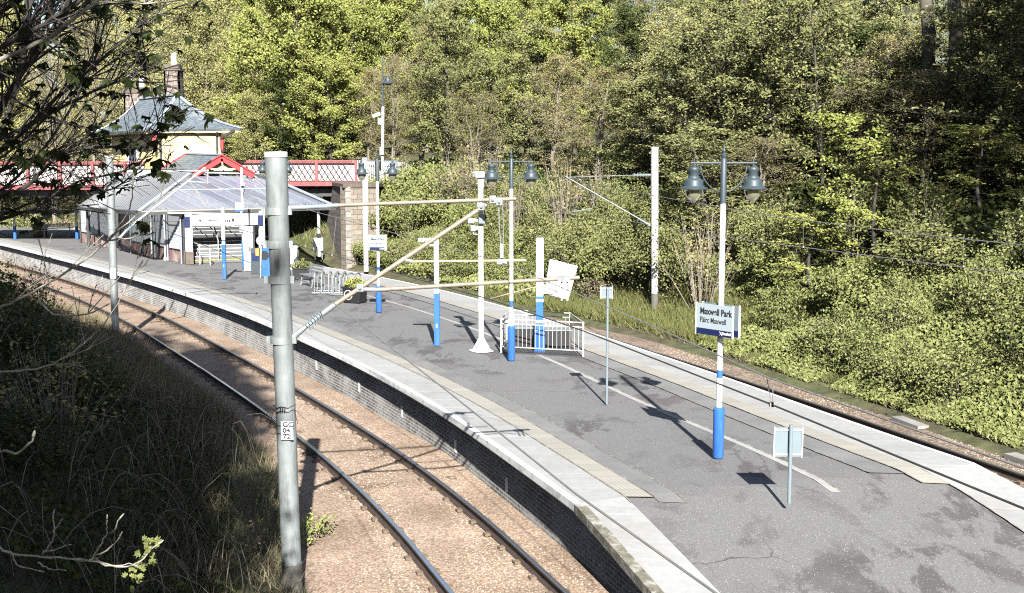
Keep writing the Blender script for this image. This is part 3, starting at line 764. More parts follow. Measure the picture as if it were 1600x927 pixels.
# ------------------------------------------------------------------ railing cage and information screen post
g0 = gnd(785, 553); 
P4 = [gnd(783, 551), gnd(911, 558), gnd(884, 538), gnd(796, 533)]
ctr = (P4[0] + P4[1] + P4[2] + P4[3]) / 4
P4[2] = gnd(878, 543) + Vector((0.02, 1.0, 0)); P4[3] = P4[0] + Vector((.25, 1.9, 0)); P4[2] = P4[1] + Vector((.0, 1.9, 0)) - Vector((.25, 0, 0))
ctr = (P4[0] + P4[1] + P4[2] + P4[3]) / 4
HC = at(911, 503, P4[1].y).z
t = thing('railing_cage', 'low white railing cage around the display post', 'railing', ctr)
for i in range(4):
    a, b_ = P4[i] - ctr, P4[(i + 1) % 4] - ctr; L = (b_ - a).length; d = (b_ - a) / L
    mb = MB()
    for zz in (HC - .02, HC - .14, .16): mb.beam(a + Vector((0, 0, zz)), b_ + Vector((0, 0, zz)), .024, .024)
    n = max(4, int(L / .115))
    for k in range(1, n):
        p = a + d * (L * k / n); mb.beam(p + Vector((0, 0, .16)), p + Vector((0, 0, HC - .14)), .01, .01)
    mb.build('railing_panel', M['galv_white'], t)
    mb = MB(); mb.beam(a, a + Vector((0, 0, HC)), .042, .042); mb.build('corner_post', M['galv_white'], t)
mb = MB(); mb.slab([Vector((p.x, p.y, .004)) for p in [q - (q - Vector((ctr.x, ctr.y, 0))) * .05 for q in P4]], .02); tag(mb.build('drain_cover', M['dark_metal'], origin=(ctr.x, ctr.y, 0)), 'dark sunken cover on the ground inside the white railing cage', 'cover')
for (du, w_, h_) in ((-.62, .5, .55), (-.1, .3, .45), (.6, .62, .5)):
    pass
mb = MB(); mb.box((-.45, .35, .28), (.55, .5, .5)); mb.box((.45, .45, .24), (.75, .5, .42)); mb.box((-.45, .35, .54), (.6, .55, .03), mi=1); mb.box((.45, .45, .46), (.8, .55, .03), mi=1)
o = mb.build('equipment_box', [M['black'], M['galv']], origin=(0, 0, 0)); o.location = (ctr.x, ctr.y, .01); tag(o, 'dark equipment boxes with grey lids inside the white railing cage', 'equipment box')
b = gnd(843, 552); b.y += .35; b.x = at(843, 500, b.y).x; y = b.y
t = thing('information_post', 'thick white and blue post rising from the railing cage', 'post', b)
zt = at(842, 372, y).z; zb = at(842, 462, y).z; zw = at(842, 515, y).z
mb = MB(); mb.box((0, 0, (zw + zb) / 2), (.19, .19, zb - zw)); mb.build('blue_shaft', M['blue'], t, bevel=.01)
mb = MB(); mb.box((0, 0, zw / 2), (.27, .27, zw)); 
for k in range(-2, 3): mb.box((k * .05, -.14, zw / 2), (.022, .02, zw * .96))
mb.build('blue_plinth', M['blue'], t, bevel=.008)
mb = MB(); mb.box((0, 0, (zb + zt) / 2), (.19, .19, zt - zb)); mb.box((0, 0, zb - .12), (.195, .195, .08)); mb.box((0, 0, zw + .22), (.195, .195, .08)); mb.build('white_shaft', M['white_bright'], t, bevel=.01)
p = at(860, 452, y) - b; mb = MB(); mb.beam((.05, 0, p.z), (p.x + .1, 0, p.z), .1, .22); mb.build('screen_arm', M['white_bright'], t)
# tilted display housing, seen from behind
qs = [(866, 406), (903, 416), (888, 469), (857, 461)]
Q = [at(u_, v_, y + .06) - b for u_, v_ in qs]
front = [q + Vector((0, -.05, 0)) for q in Q]
back = [q + Vector((-.12, .22, 0)) for q in Q]
mb = MB(); mb.add(front + back, [(3, 2, 1, 0), (4, 5, 6, 7), (0, 1, 5, 4), (1, 2, 6, 5), (2, 3, 7, 6), (3, 0, 4, 7)])
o = mb.build('screen_housing', M['white_bright'], t, bevel=.02)
mb = MB()
q0, q1, q2, q3 = [q + Vector((0, -.062, 0)) for q in Q]
mb.beam(q0.lerp(q1, .3), q3.lerp(q2, .3), .008, .012, up=(0, 1, 0)); mb.beam(q3 + (q0 - q3) * .02, q2 + (q1 - q2) * .02, .02, .012, up=(0, 1, 0)); mb.build('housing_seam', M['galv'], o)

# ------------------------------------------------------------------ overhead line masts
def insulator(mb, a, b, n, r0, r1):
    a = Vector(a); b = Vector(b); pts = []; rr = []
    for k in range(n):
        for f_, r in ((0, r0), (.45, r0), (.5, r1), (.62, r1), (.72, r0)):
            pts.append(a.lerp(b, (k + f_) / n)); rr.append(r)
    pts.append(b); rr.append(r0)
    mb.tube(pts, rr, 12)
# --- near numbered mast
b = gnd(457, 921, -.98)
t = thing('overhead_line_mast', 'big near grey tube mast with the white GC 04 72 number plate', 'mast', b)
y = b.y
def ml(z): return -.10 * (z - b.z) / 6.0         # slight lean
def zz(u_, v_): return at(u_, v_, y).z - b.z
ztop = zz(431, 239); z2 = zz(437, 330); z3 = zz(440, 440); zf = zz(455, 880); 
mb = MB(); mb.lathe([(.145, -.3), (.143, zf)], n=28); mb.build('dark_foot', M['mast_foot'], t, smooth='auto')
def lean_lathe(prof): 
    m_ = MB(); m_.tube([(ml(z + b.z), 0, z) for r, z in prof], [r for r, z in prof], 28); return m_
lean_lathe([(.136, zf), (.137, z3 - .02), (.141, z3), (.141, z2 - .02), (.147, z2), (.15, ztop)]).build('pole', M['galv'], t, smooth='auto')
m_ = MB(); m_.tube([(ml(z + b.z), 0, z) for z in (ztop - .06, ztop, ztop + .015)], [.158, .158, .15], 28); m_.build('cap', M['galv_white'], t, smooth='auto')
for v_ in (330, 382, 437, 531):
    z = zz(440, v_); m_ = MB(); m_.tube([(ml(z), 0, z - .05), (ml(z), 0, z + .05)], .153, 28)
    for s in (-1, 1): m_.box((ml(z) + s * .175, 0, z), (.06, .06, .1))
    m_.build('clamp_band', M['galv'], t, smooth='auto')
# anti climbing wire
z = zz(446, 637); m_ = MB()
for dz in (-.03, .03): m_.tube([(ml(z) + .15 * math.cos(k * R(20)), .15 * math.sin(k * R(20)), z + dz + .015 * math.sin(k * 2)) for k in range(19)], .006, 5)
for (dx, dz2) in ((-.32, -.14), (-.24, -.2), (-.18, -.22), (.2, -.2), (.28, -.12), (.33, -.16)): m_.tube([(ml(z) + .14 * (1 if dx > 0 else -1), -.05, z), (ml(z) + dx, -.12, z + dz2)], .004, 4)
for dx in (-.03, 0, .03): m_.tube([(ml(z) + dx, -.158, z - .04), (ml(z) + dx + .01, -.165, z + .04)], .006, 4)
m_.build('barbed_wire', M['black'], t)
# number plate
pz = zz(451, 669); px = at(452, 669, y).x - b.x
np_ = MB(); np_.box((px, -.165, pz), (.165, .006, .255)); plate = np_.build('number_plate', M['white_bright'], t)
for k, tx in enumerate(('GC', '04', '72')):
    o = text_mesh(tx, .092, M['ink'], 'lettering', plate, 1.12, .0035); o.location = (px - .06, -.1695, pz + .055 - k * .082); o.rotation_euler = (R(90), 0, 0)
m_ = MB()
for dz in (-.05, .06): m_.tube([(ml(pz) + .141 * math.cos(a), .141 * math.sin(a), pz + dz) for a in [R(-130 + 340 * k / 20 + 60) for k in range(21)]], .005, 4)
m_.build('plate_strap', M['black'], t)
def canti(uv, dy=0):      # cantilever points: the arms run across the near track, slightly away from the viewer
    u_, v_ = uv; Yc = y + dy
    for _ in range(3):
        q = at(u_, v_, Yc); Yc = y + dy + .16 * (q.x - b.x)
    return q - b
m_ = MB(); insulator(m_, canti((478, 324)), canti((517, 322)), 8, .028, .058); m_.build('insulator', M['porcelain'], t, smooth='auto')
m_ = MB(); m_.tube([canti((450, 325)), canti((478, 324))], .035, 10); m_.tube([canti((517, 322)), canti((528, 321))], .035, 10); m_.build('tie_fitting', M['galv'], t, smooth='auto')
m_ = MB(); m_.tube([canti((528, 321)), canti((806, 311))], .028, 10); m_.build('top_tie', M['brass_tube'], t, smooth='auto')
m_ = MB(); insulator(m_, canti((478, 511)), canti((503, 491)), 6, .03, .075); m_.build('insulator', M['porcelain'], t, smooth='auto')
m_ = MB(); m_.tube([canti((458, 527)), canti((480, 509))], [.05, .03], 10); m_.tube([canti((503, 491)), canti((523, 476))], .04, 10); m_.build('strut_fitting', M['galv'], t, smooth='auto')
m_ = MB(); m_.tube([canti((522, 477)), canti((760, 320))], .034, 10); m_.build('diagonal_strut', M['brass_tube'], t, smooth='auto')
m_ = MB(); m_.tube([canti((565, 452)), canti((590, 453)), canti((905, 434))], [.02, .03, .03], 10); m_.build('registration_tube', M['brass_tube'], t, smooth='auto')
for q0, q1 in (((627, 405), (645, 409)), ((563, 452), (588, 453))): m_ = MB(); m_.tube([canti(q0), canti(q1)], .031, 8); m_.build('clamp_socket', M['galv'], t, smooth='auto')
for q in ((563, 450), (752, 323), (780, 315), (770, 312)):
    m_ = MB(); c = canti(q); m_.box(c, (.1, .1, .11)); m_.box(c + Vector((0, -.06, 0)), (.04, .03, .04)); m_.build('clamp', M['galv'], t, bevel=.012)
m_ = MB(); m_.tube([canti((645, 409)), canti((822, 407))], .015, 8); m_.build('steady_rod', M['yellow_tube'], t, smooth='auto')
m_ = MB(); m_.tube([canti((779, 316)), canti((780, 350)), canti((782, 378)), canti((784, 404))], .009, 6); m_.tube([canti((785, 316)), canti((787, 360)), canti((785, 404))], .006, 6)
m_.box(canti((784, 392)), (.05, .05, .2)); m_.box(canti((784, 409)), (.14, .07, .07)); m_.build('hanger', M['galv'], t)
m_ = MB(); c0 = canti((881, 436)); c1 = canti((881, 470)); m_.beam(c0 - Vector((.03, 0, 0)), c1 - Vector((.03, 0, 0)), .03, .03); m_.beam(c0 + Vector((.05, 0, 0)), c1 + Vector((.05, 0, 0)), .03, .03); m_.box(c0, (.18, .09, .08)); m_.build('drop_bracket', M['galv'], t)
m_ = MB(); m_.tube([canti(q) for q in ((872, 457), (860, 451), (848, 448), (830, 450), (800, 458), (766, 467))], .012, 6); m_.build('steady_arm', M['brass_tube'], t, smooth=True)
m_ = MB(); m_.tube([canti((802, 312)), canti((899, 427)), canti((904, 434))], .005, 5); m_.build('stay_wire', M['wire'], t)
MASTN = b; canti_near = lambda uv: canti(uv) + b
PT_contact = canti((766, 468)) + b; PT_cat = canti((784, 410)) + b

# --- other masts
def mast(uvb, zb, uvtop, rad, label, mat, foot=True):
    b = gnd(uvb[0], uvb[1], zb); y = b.y
    t = thing('overhead_line_mast', label, 'mast', b)
    q = at(uvtop[0], uvtop[1], y); zt = q.z - b.z; dx = q.x - b.x
    m_ = MB(); m_.tube([(0, 0, -.4), (dx * .35, 0, zt * .35), (dx * .351, 0, zt * .351), (dx, 0, zt)], [rad * .93, rad * .93, rad, rad], 20); m_.build('pole', mat, t, smooth='auto')
    m_ = MB(); m_.tube([(dx, 0, zt - .02), (dx, 0, zt + .05)], rad * 1.08, 20); m_.build('cap', M['galv_white'], t, smooth='auto')
    m_ = MB()
    for fz in (.62, .78, .9): m_.tube([(dx * fz, 0, zt * fz - .04), (dx * fz, 0, zt * fz + .04)], rad * 1.07, 20)
    m_.build('clamp_band', mat, t, smooth='auto')
    if foot:
        m_ = MB(); m_.tube([(0, 0, -.45), (dx * .12, 0, .75)], rad * .99, 20); m_.build('dark_foot', M['mast_foot'], t, smooth='auto')
    return t, b, y
t, b, y = mast((181, 534), -.95, (171, 246), .125, 'greenish grey tube mast left of the near track before the shelter', M['galv'], False)
def c2(u_, v_, k=.3):
    Yc = y
    for _ in range(3):
        q = at(u_, v_, Yc); Yc = y + k * (q.x - b.x)
    return q - b
m_ = MB(); m_.tube([c2(185, 374), c2(198, 360)], .04, 8); m_.tube([c2(209, 350), c2(321, 262)], .038, 8); m_.build('diagonal_strut', M['galv_white'], t, smooth='auto')
m_ = MB(); insulator(m_, c2(196, 362), c2(211, 349), 6, .035, .09); m_.build('insulator', M['porcelain'], t, smooth='auto')
m_ = MB(); m_.tube([c2(176, 268), c2(326, 267)], .03, 8); m_.tube([c2(325, 267), c2(324, 287)], .02, 6); m_.tube([c2(324, 286), c2(292, 283)], .02, 6); m_.build('top_tie', M['galv_white'], t, smooth='auto')
m_ = MB(); m_.tube([c2(262, 333), c2(379, 335)], .032, 8); m_.tube([c2(377, 336), c2(350, 339), c2(325, 344)], .015, 6); m_.tube([c2(377, 330), c2(378, 345)], .04, 6); m_.build('registration_tube', M['galv_white'], t, smooth='auto')
m_ = MB(); p = c2(179, 427); m_.box((p.x, -.14, p.z), (.17, .01, .34)); m_.build('number_plate', M['white_bright'], t)
LM_con = c2(326, 345) + b; LM_cat = c2(322, 285) + b; LM_ret = c2(190, 322) + b
LMB = b
t, b, y = mast((1023, 491), -.55, (1023, 232), .135, 'pale peeling tube mast standing in the bushes beyond the far track', M['galv_white'])
def c3(u_, v_): return c2(u_, v_, -.35)
m_ = MB(); m_.tube([c3(1009, 348), c3(884, 276)], .02, 8); m_.build('diagonal_strut', M['galv'], t, smooth='auto')
m_ = MB(); insulator(m_, c3(1012, 350), c3(998, 342), 5, .03, .075); insulator(m_, c3(1012, 274), c3(990, 274), 5, .03, .07); m_.build('insulator', M['porcelain'], t, smooth='auto')
m_ = MB(); m_.tube([c3(1016, 353), c3(1010, 349)], .05, 8); m_.tube([c3(1020, 274), c3(1012, 274)], .05, 8); m_.tube([c3(990, 274), c3(890, 277)], .014, 6); m_.tube([c3(890, 332), c3(925, 326)], .022, 6); m_.tube([c3(926, 326), c3(930, 300)], .01, 6); m_.build('top_tie', M['galv'], t, smooth='auto')
RM_cat = c3(888, 279) + b; RM_con = c3(892, 331) + b
t, b, y = mast((572, 412), -.3, (570, 248), .13, 'pale distant tube mast in front of the stone bridge abutment', M['white'], False)

# ------------------------------------------------------------------ wires
def wire(pts, r, label, name, mat=None, drops=None, sag=0):
    P = [Vector(p) for p in pts]
    o = P[0]
    Q = []
    for a, b_ in zip(P[:-1], P[1:]):
        for k in range(8):
            q = a.lerp(b_, k / 8); Q.append(q - Vector((0, 0, 4 * sag * (k / 8) * (1 - k / 8))))
    Q.append(P[-1])
    t = thing(name, label, 'wire', o)
    m_ = MB(); m_.tube([q - o for q in Q], r, 6); m_.build('wire_run', mat or M['wire'], t)
    for a, b_ in (drops or []):
        m_ = MB(); a = Vector(a); b_ = Vector(b_)
        m_.tube([a - o, b_ - o], .004, 5); m_.box(b_ - o, (.03, .05, .035)); m_.build('dropper', M['wire_pale'], t)
    return t
def along(p, u_, v_, dz=0, z=None): return None
# contact and catenary wire of the near track: towards the viewer they run past the right edge of the picture
c_near = [PT_contact, at(911, 517, 13.6), at(1205, 632, 9.7), at(1600, 795, 6.75), at(2000, 960, 5.0)]
k_near = [PT_cat, at(1002, 502, 12.9), at(1205, 592, 9.7), at(1600, 732, 6.85), at(2000, 870, 5.1)]
far_con = [at(-40, 352, 62), LM_con, PT_contact]; far_cat = [at(-40, 322, 62), LM_cat, PT_cat]
wire(far_con + c_near[1:], .0075, 'dark contact wire of the near track sweeping across the platform', 'contact_wire')
wire(far_cat + k_near[1:], .0065, 'upper catenary wire of the near track with thin droppers', 'catenary_wire', M['wire_pale'],
     [(at(1198, 589, 9.8), at(1205, 632, 9.7)), (at(1208, 593, 9.65), at(1207, 632, 9.7)), (LM_cat.lerp(PT_cat, .3), LM_con.lerp(PT_contact, .3)), (LM_cat.lerp(PT_cat, .65), LM_con.lerp(PT_contact, .65))])
ret = [at(120, 330, 48), LM_ret, at(270, 365, 28.4), at(423, 423, 19.5), at(478, 440, 17.4), at(700, 612, 8.9), at(900, 772, 6.2), at(1120, 928, 4.85), at(1300, 1050, 3.9)]
wire(ret, .006, 'lower return wire running past the near mast to the platform ramp', 'return_wire', M['wire_pale'])
wire([at(480, 300, 90), RM_con, at(1170, 376, 27.4), at(1600, 430, 19), at(1900, 470, 15)], .009, 'lower contact wire of the far track before the dark wood', 'contact_wire', M['wire_pale'])
wire([at(480, 285, 90), RM_cat, at(1170, 331, 27.4), at(1600, 383, 19), at(1900, 418, 15)], .009, 'upper catenary wire of the far track before the dark wood', 'catenary_wire', M['wire_pale'],
     [(at(1255, 341, 25.2), at(1255, 386, 25.2)), (at(1505, 371, 20.5), at(1505, 417, 20.5))], sag=.04)

# ================================================================== STATION BUILDINGS
def V3(*a): return Vector(a)
def lerp(a, b, t): return a + (b - a) * t
def quad_uv(mb, a, b, c, d, mi=0):
    """a,b along the bottom, d,c along the top: uv in metres"""
    L = (b - a).length; H = ((d - a).length + (c - b).length) / 2; L2 = (c - d).length; o = (d - a).dot((b - a).normalized())
    mb.quad(a, b, c, d, mi, [(0, 0), (L, 0), (o + L2, H), (o, H)])
def wall_box(mb, a, b, z0, z1, th, mi=0):
    """upright wall between plan points a and b; uv in metres on both faces"""
    a = V3(a[0], a[1], 0); b = V3(b[0], b[1], 0); d = (b - a).normalized(); n = V3(-d.y, d.x, 0) * th; L = (b - a).length
    for p, q, s in ((a, b, 0), (b + n, a + n, 0)):
        mb.quad(V3(p.x, p.y, z0), V3(q.x, q.y, z0), V3(q.x, q.y, z1), V3(p.x, p.y, z1), mi, [(0, z0), (L, z0), (L, z1), (0, z1)])
    for p, q in ((b, b + n), (a + n, a)):
        mb.quad(V3(p.x, p.y, z0), V3(q.x, q.y, z0), V3(q.x, q.y, z1), V3(p.x, p.y, z1), mi, [(0, z0), (th, z0), (th, z1), (0, z1)])
    mb.quad(V3(a.x, a.y, z1), V3(b.x, b.y, z1), V3(b.x + n.x, b.y + n.y, z1), V3(a.x + n.x, a.y + n.y, z1), mi, [(0, 0), (L, 0), (L, th), (0, th)])

# ---- platform shelter
A = gnd(292, 413); A.z = 0
FD = V3(.93, .37, 0).normalized(); 
B = A + FD * 3.7
C = gnd(125, 378); C.z = 0
LD = (C - A).normalized(); LL = (C - A).length
IN = V3(-FD.y, FD.x, 0)            # into the building from the front
st = thing('platform_shelter', 'long glazed and metal roofed platform shelter with stair opening and red brick base', 'station shelter')
mb = MB(); wall_box(mb, C, A, 0, .62, .25); mb.build('brick_plinth', M['red_brick'], st)
for k in range(9):
    mb = MB()
    if k in (4,): continue
    a = A + LD * (.6 + (LL - 1) * k / 9); b_ = A + LD * (.6 + (LL - 1) * (k + 1) / 9 - .22)
    n = int((b_ - a).length / .22)
    d = (b_ - a) / n; nn = V3(LD.y, -LD.x, 0); nn = nn if nn.x < 0 else -nn
    for i in range(n):
        p = a + d * i; q = a + d * (i + .5); r_ = a + d * (i + 1)
        for s0, s1, o0, o1 in ((p, q, .05, .09), (q, r_, .09, .05)):
            mb.quad(s0 + nn * o0 + V3(0, 0, .66), s1 + nn * o1 + V3(0, 0, .66), s1 + nn * o1 + V3(0, 0, 2.25), s0 + nn * o0 + V3(0, 0, 2.25))
    mb.build('cladding_panel', M['grey_panel'], st)
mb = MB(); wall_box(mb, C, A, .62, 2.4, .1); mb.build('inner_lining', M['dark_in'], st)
nn = V3(-.83, -.56, 0)
for k in range(10):
    p = A + LD * (.35 + (LL - 1) * k / 9) + nn * .14
    mb = MB(); mb.box((p.x, p.y, 1.15), (.06, .06, 2.3), .6); mb.build('wall_post', M['lead'] if k < 5 else M['dark_metal'], st)
for f in (.13, .24):
    p = A + LD * (LL * f) + nn * .22; mb = MB(); mb.tube([p + V3(0, 0, .08), p + V3(0, 0, 2.4)], .04, 8); mb.box(p + V3(0, 0, .1), (.12, .12, .15)); mb.build('downpipe', M['white'], st)
# front: columns, header, back of the stairwell
for p, w_ in ((A + FD * .12, .32), (B - FD * .1, .26)):
    mb = MB(); mb.box((p.x, p.y, 1.55), (w_, .3, 1.9), .38); mb.build('white_column', M['white'], st)
    mb = MB(); mb.box((p.x, p.y, .31), (w_ + .04, .34, .62), .38); mb.build('column_base', M['stone_warm'], st)
    mb = MB(); mb.box(p + V3(.0, -.22, 2.05), (.26, .06, .5), .38); mb.build('blue_sign', M['navy'], st)
mb = MB(); wall_box(mb, A + FD * .28, B - FD * .2, 1.82, 2.52, .18); mb.build('header_board', M['white_bright'], st)
mb = MB()
for x_, w_, h_ in ((1.05, .5, .03), (1.1, .34, .03), (1.75, .1, .12), (1.95, .12, .16), (.4, .1, .1)):
    p = A + FD * (.28 + x_) - IN * .012; mb.box(p + V3(0, 0, 2.08), (w_, .012, h_), math.atan2(FD.y, FD.x))
mb.build('header_pictogram', M['ink'], st)
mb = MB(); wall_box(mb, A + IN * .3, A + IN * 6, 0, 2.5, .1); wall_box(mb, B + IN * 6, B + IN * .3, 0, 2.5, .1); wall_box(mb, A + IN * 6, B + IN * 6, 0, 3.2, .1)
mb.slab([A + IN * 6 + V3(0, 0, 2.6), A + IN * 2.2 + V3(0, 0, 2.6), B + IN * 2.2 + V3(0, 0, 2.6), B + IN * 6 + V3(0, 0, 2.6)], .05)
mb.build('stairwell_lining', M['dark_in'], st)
for k in range(14):
    a = A + FD * .3 + IN * (.35 + k * .3); b_ = B - FD * .25 + IN * (.35 + k * .3)
    mb = MB(); z1 = .16 * (k + 1); wall_box(mb, a, b_, max(0, z1 - .4), z1, .32)
    mb.beam(a - IN * .005 + V3(0, 0, z1 - .02), b_ - IN * .005 + V3(0, 0, z1 - .015), .035, .03, 1)
    mb.build('stair_step', [M['step'], M['yellow'] if k == 0 else M['white']], st)
mb = MB()
for x_, y_ in ((1.55, .35), (1.55, 1.9)):
    p = A + FD * x_ + IN * y_; z_ = .16 * max(0, (y_ - .2) / .3); mb.tube([p + V3(0, 0, z_), p + V3(0, 0, z_ + 1.0)], .025, 6)
mb.tube([A + FD * 1.55 + IN * .2 + V3(0, 0, 1.0), A + FD * 1.55 + IN * 3.9 + V3(0, 0, 2.95)], .025, 6)
for x_, y_ in ((.55, -.5), (.95, -1.1)):
    p = A + FD * x_ + IN * y_; mb.tube([p, p + V3(0, 0, .95)], .03, 6)
mb.tube([A + FD * .95 - IN * 1.1 + V3(0, 0, .95), A + FD * .55 - IN * .5 + V3(0, 0, .95), A + FD * .4 + IN * .3 + V3(0, 0, 1.0)], .025, 6)
mb.tube([A + FD * .95 - IN * 1.1 + V3(0, 0, .5), A + FD * .55 - IN * .5 + V3(0, 0, .5)], .02, 6)
mb.build('handrail', M['galv_white'], st)
# roof
E0 = at(219, 331, 57.3); E1 = at(522, 323, 60.8); EB = at(122, 323, 70.5); EC = at(455, 318, 71)
TL = at(300, 271, 64.4); TR = at(408, 273, 64.6); TB = at(205, 267, 69.4); TC = at(392, 270, 71)
EC.z = 2.5
def corrugated(mb, a, b, c, d, n, amp):
    """a->b eave, d->c top; ridges run up the slope"""
    nrm = (b - a).cross(d - a).normalized()
    if nrm.z < 0: nrm = -nrm
    for k in range(n):
        for f0, f1, h0, h1, mi in ((0, .5, 0, 0, 0), (.5, .6, 0, amp, 0), (.6, .9, amp, amp, 1), (.9, 1, amp, 0, 0)):
            t0 = (k + f0) / n; t1 = (k + f1) / n
            mb.quad(lerp(a, b, t0) + nrm * h0, lerp(a, b, t1) + nrm * h1, lerp(d, c, t1) + nrm * h1, lerp(d, c, t0) + nrm * h0, mi)
mb = MB(); corrugated(mb, EB, E0, TL, TB, 30, .08); corrugated(mb, E1, EC, TC, TR, 26, .05); mb.slab([TB, TL, TR, TC], .04); corrugated(mb, EC, EB, TB, TC, 20, .05)
mb.build('metal_roof', [M['metal_roof'], M['roof_rib']], st)
# glazing: parallel bars running down the slope, clipped by the two hips
ex = (E1 - E0).normalized(); nrm_ = ex.cross(TL - E0).normalized(); ey = nrm_.cross(ex).normalized()
to2 = lambda q: ((q - E0).dot(ex), (q - E0).dot(ey)); to3 = lambda a_, b_: E0 + ex * a_ + ey * b_
TRAP = [to2(E0), to2(E1), to2(TR), to2(TL)]; HT = (TRAP[2][1] + TRAP[3][1]) / 2
def clip(poly, a, b_, c):        # keep a*x+b*y<=c
    out = []
    for i in range(len(poly)):
        p, q = poly[i], poly[(i + 1) % len(poly)]; fp = a * p[0] + b_ * p[1] - c; fq = a * q[0] + b_ * q[1] - c
        if fp <= 0: out.append(p)
        if fp * fq < 0: t = fp / (fp - fq); out.append((p[0] + (q[0] - p[0]) * t, p[1] + (q[1] - p[1]) * t))
    return out
SH = -.42                        # sideways shift of the bars per metre of slope
mb = MB(); bars = MB(); STEP = .72; k = -8
while k < 26:
    for lo, hi in ((.0, .56), (.575, 1.0)):
        pl = clip(TRAP, -1, SH, -(k * STEP + .02)); pl = clip(pl, 1, -SH, (k + 1) * STEP - .02) if pl else pl
        pl = clip(pl, 0, -1, -lo * HT - .02) if pl else pl; pl = clip(pl, 0, 1, hi * HT - .02) if pl else pl
        if len(pl) >= 3: mb.add([to3(*q) for q in pl], [tuple(range(len(pl)))])
    seg = clip(TRAP, -1, SH, -(k * STEP - .004)); seg = clip(seg, 1, -SH, k * STEP + .004) if seg else seg
    if len(seg) >= 3:
        lo_ = min(seg, key=lambda q: q[1]); hi_ = max(seg, key=lambda q: q[1])
        if hi_[1] - lo_[1] > .15: bars.beam(to3(*lo_) + nrm_ * .03, to3(*hi_) + nrm_ * .03, .03, .05, up=tuple(nrm_))
    k += 1
mb.build('glazed_slope', M['glazing'], st)
u_m = lerp(TRAP[0][0], TRAP[3][0], .565), lerp(TRAP[1][0], TRAP[2][0], .565)
bars.beam(to3(u_m[0], .565 * HT) + nrm_ * .03, to3(u_m[1], .565 * HT) + nrm_ * .03, .05, .05); bars.build('glazing_bar', M['lead'], st)
mb = MB()
for a, b_ in ((E0, TL), (E1, TR)): mb.beam(a + V3(0, -.02, .07), b_ + V3(0, -.02, .07), .2, .06)
mb.beam(TL + V3(0, 0, .05), TR + V3(0, 0, .05), .25, .06); mb.beam(TL + V3(0, 0, .05), TB + V3(0, 0, .05), .25, .05); mb.build('hip_flashing', M['lead'], st)
mb = MB()
for a, b_ in ((E0, E1), (EB, E0), (E1, EC)): mb.beam(a + V3(0, 0, -.09), b_ + V3(0, 0, -.09), .16, .14)
mb.build('gutter', M['dark_metal'], st)
mb = MB(); mb.beam(E0 + V3(0, -.03, .0), E1 + V3(0, -.03, .0), .03, .07); mb.build('eave_trim', M['bark_lit'], st)
# slim posts carrying the far end of the roof
for f in (.93,):
    p = lerp(E0, EB, f); mb = MB(); mb.tube([(p.x + .3, p.y, 0), (p.x + .3, p.y, 2.1)], .07, 8); mb.build('roof_post', M['dark_metal'], st)
p = E1 + V3(-1.1, 2.0, 0); mb = MB(); mb.tube([(p.x, p.y, 0), (p.x, p.y, 2.5)], .08, 8); mb.build('roof_post', M['white'], st)
# gabled link roof with red barge boards
ga = at(347, 243, 64.3); gl = at(301, 271, 64.3); gr = at(397, 271, 64.3)
ha = at(291, 241, 69.8); hl = at(246, 268, 69.8); hr = ha + (gr - ga)
mb = MB(); quad_uv(mb, gl, hl, ha, ga); quad_uv(mb, hr, gr, ga, ha); mb.build('slate_roof', M['slate'], st)
mb = MB(); mb.add([ga + V3(0, .25, -.1), gl + V3(.25, .25, 0), gr + V3(-.25, .25, 0)], [(0, 1, 2)]); mb.build('gable_panel', M['cream'], st)
for q in (gl, gr): mb = MB(); mb.beam(ga + V3(0, -.02, -.12), q + V3(0, -.02, -.12), .34, .06, up=(0, -1, 0)); mb.build('red_barge_board', M['red'], st)
mb = MB(); mb.beam(ha + V3(0, 0, .02), hl + V3(0, 0, .02), .1, .1); mb.build('roof_edge_trim', M['red'], st); mb = MB(); mb.beam(ga + V3(0, -.05, .04), gl + V3(0, -.05, .04), .14, .06); mb.beam(ga + V3(0, -.05, .04), gr + V3(0, -.05, .04), .14, .06)
mb.build('roof_edge_trim', M['red'], st)
mb = MB(); mb.beam(lerp(gl, gr, .3) + V3(0, .0, .22), lerp(gl, gr, .7) + V3(0, .0, .22), .08, .08); mb.beam(ga + V3(0, 0, -.35), lerp(gl, gr, .5) + V3(0, 0, .2), .07, .07); mb.build('gable_truss', M['cream_pale'], st)
mb = MB(); mb.beam(ga + V3(0, 0, .04), ha + V3(0, 0, .04), .14, .08); mb.build('ridge_flashing', M['lead'], st)

# ---- booking hall on the bridge
hall = thing('booking_hall', 'small cream and red booking hall with curved slate roof above the shelter', 'booking hall')
ec = at(225, 203, 70); er = at(376, 201, 69.6); el = at(140, 209, 78.2); eb = el + (er - ec)
pk = at(277, 149, 74); pl_ = at(219, 156, 79); 
wc = at(248, 230, 70.2); wr = at(345, 230, 70); ztop = at(248, 208, 70).z
cx_, cy_ = wc.x, wc.y
wl = V3(at(176, 230, 77.4).x, 77.4, 0); wb = V3(wl.x + (wr.x - wc.x), 77.4, 0)
mb = MB()
wall_box(mb, wc, wr, 2.6, ztop, .15); wall_box(mb, wr, wb, 2.6, ztop, .15); wall_box(mb, wb, wl, 2.6, ztop, .15)
d0 = lerp(wc, wl, .42); d1 = lerp(wc, wl, .64)
wall_box(mb, wl, d1, 2.6, ztop, .15); wall_box(mb, d0, wc, 2.6, ztop, .15); wall_box(mb, d1, d0, 5.75, ztop, .15)
for k in range(1, 26):
    p = lerp(wc, wr, k / 26); mb.box((p.x, p.y - .012, (2.6 + ztop) / 2), (.012, .02, ztop - 2.6))
mb.build('cream_wall', M['cream'], hall)
mb = MB(); dd = (d0 - d1).normalized()
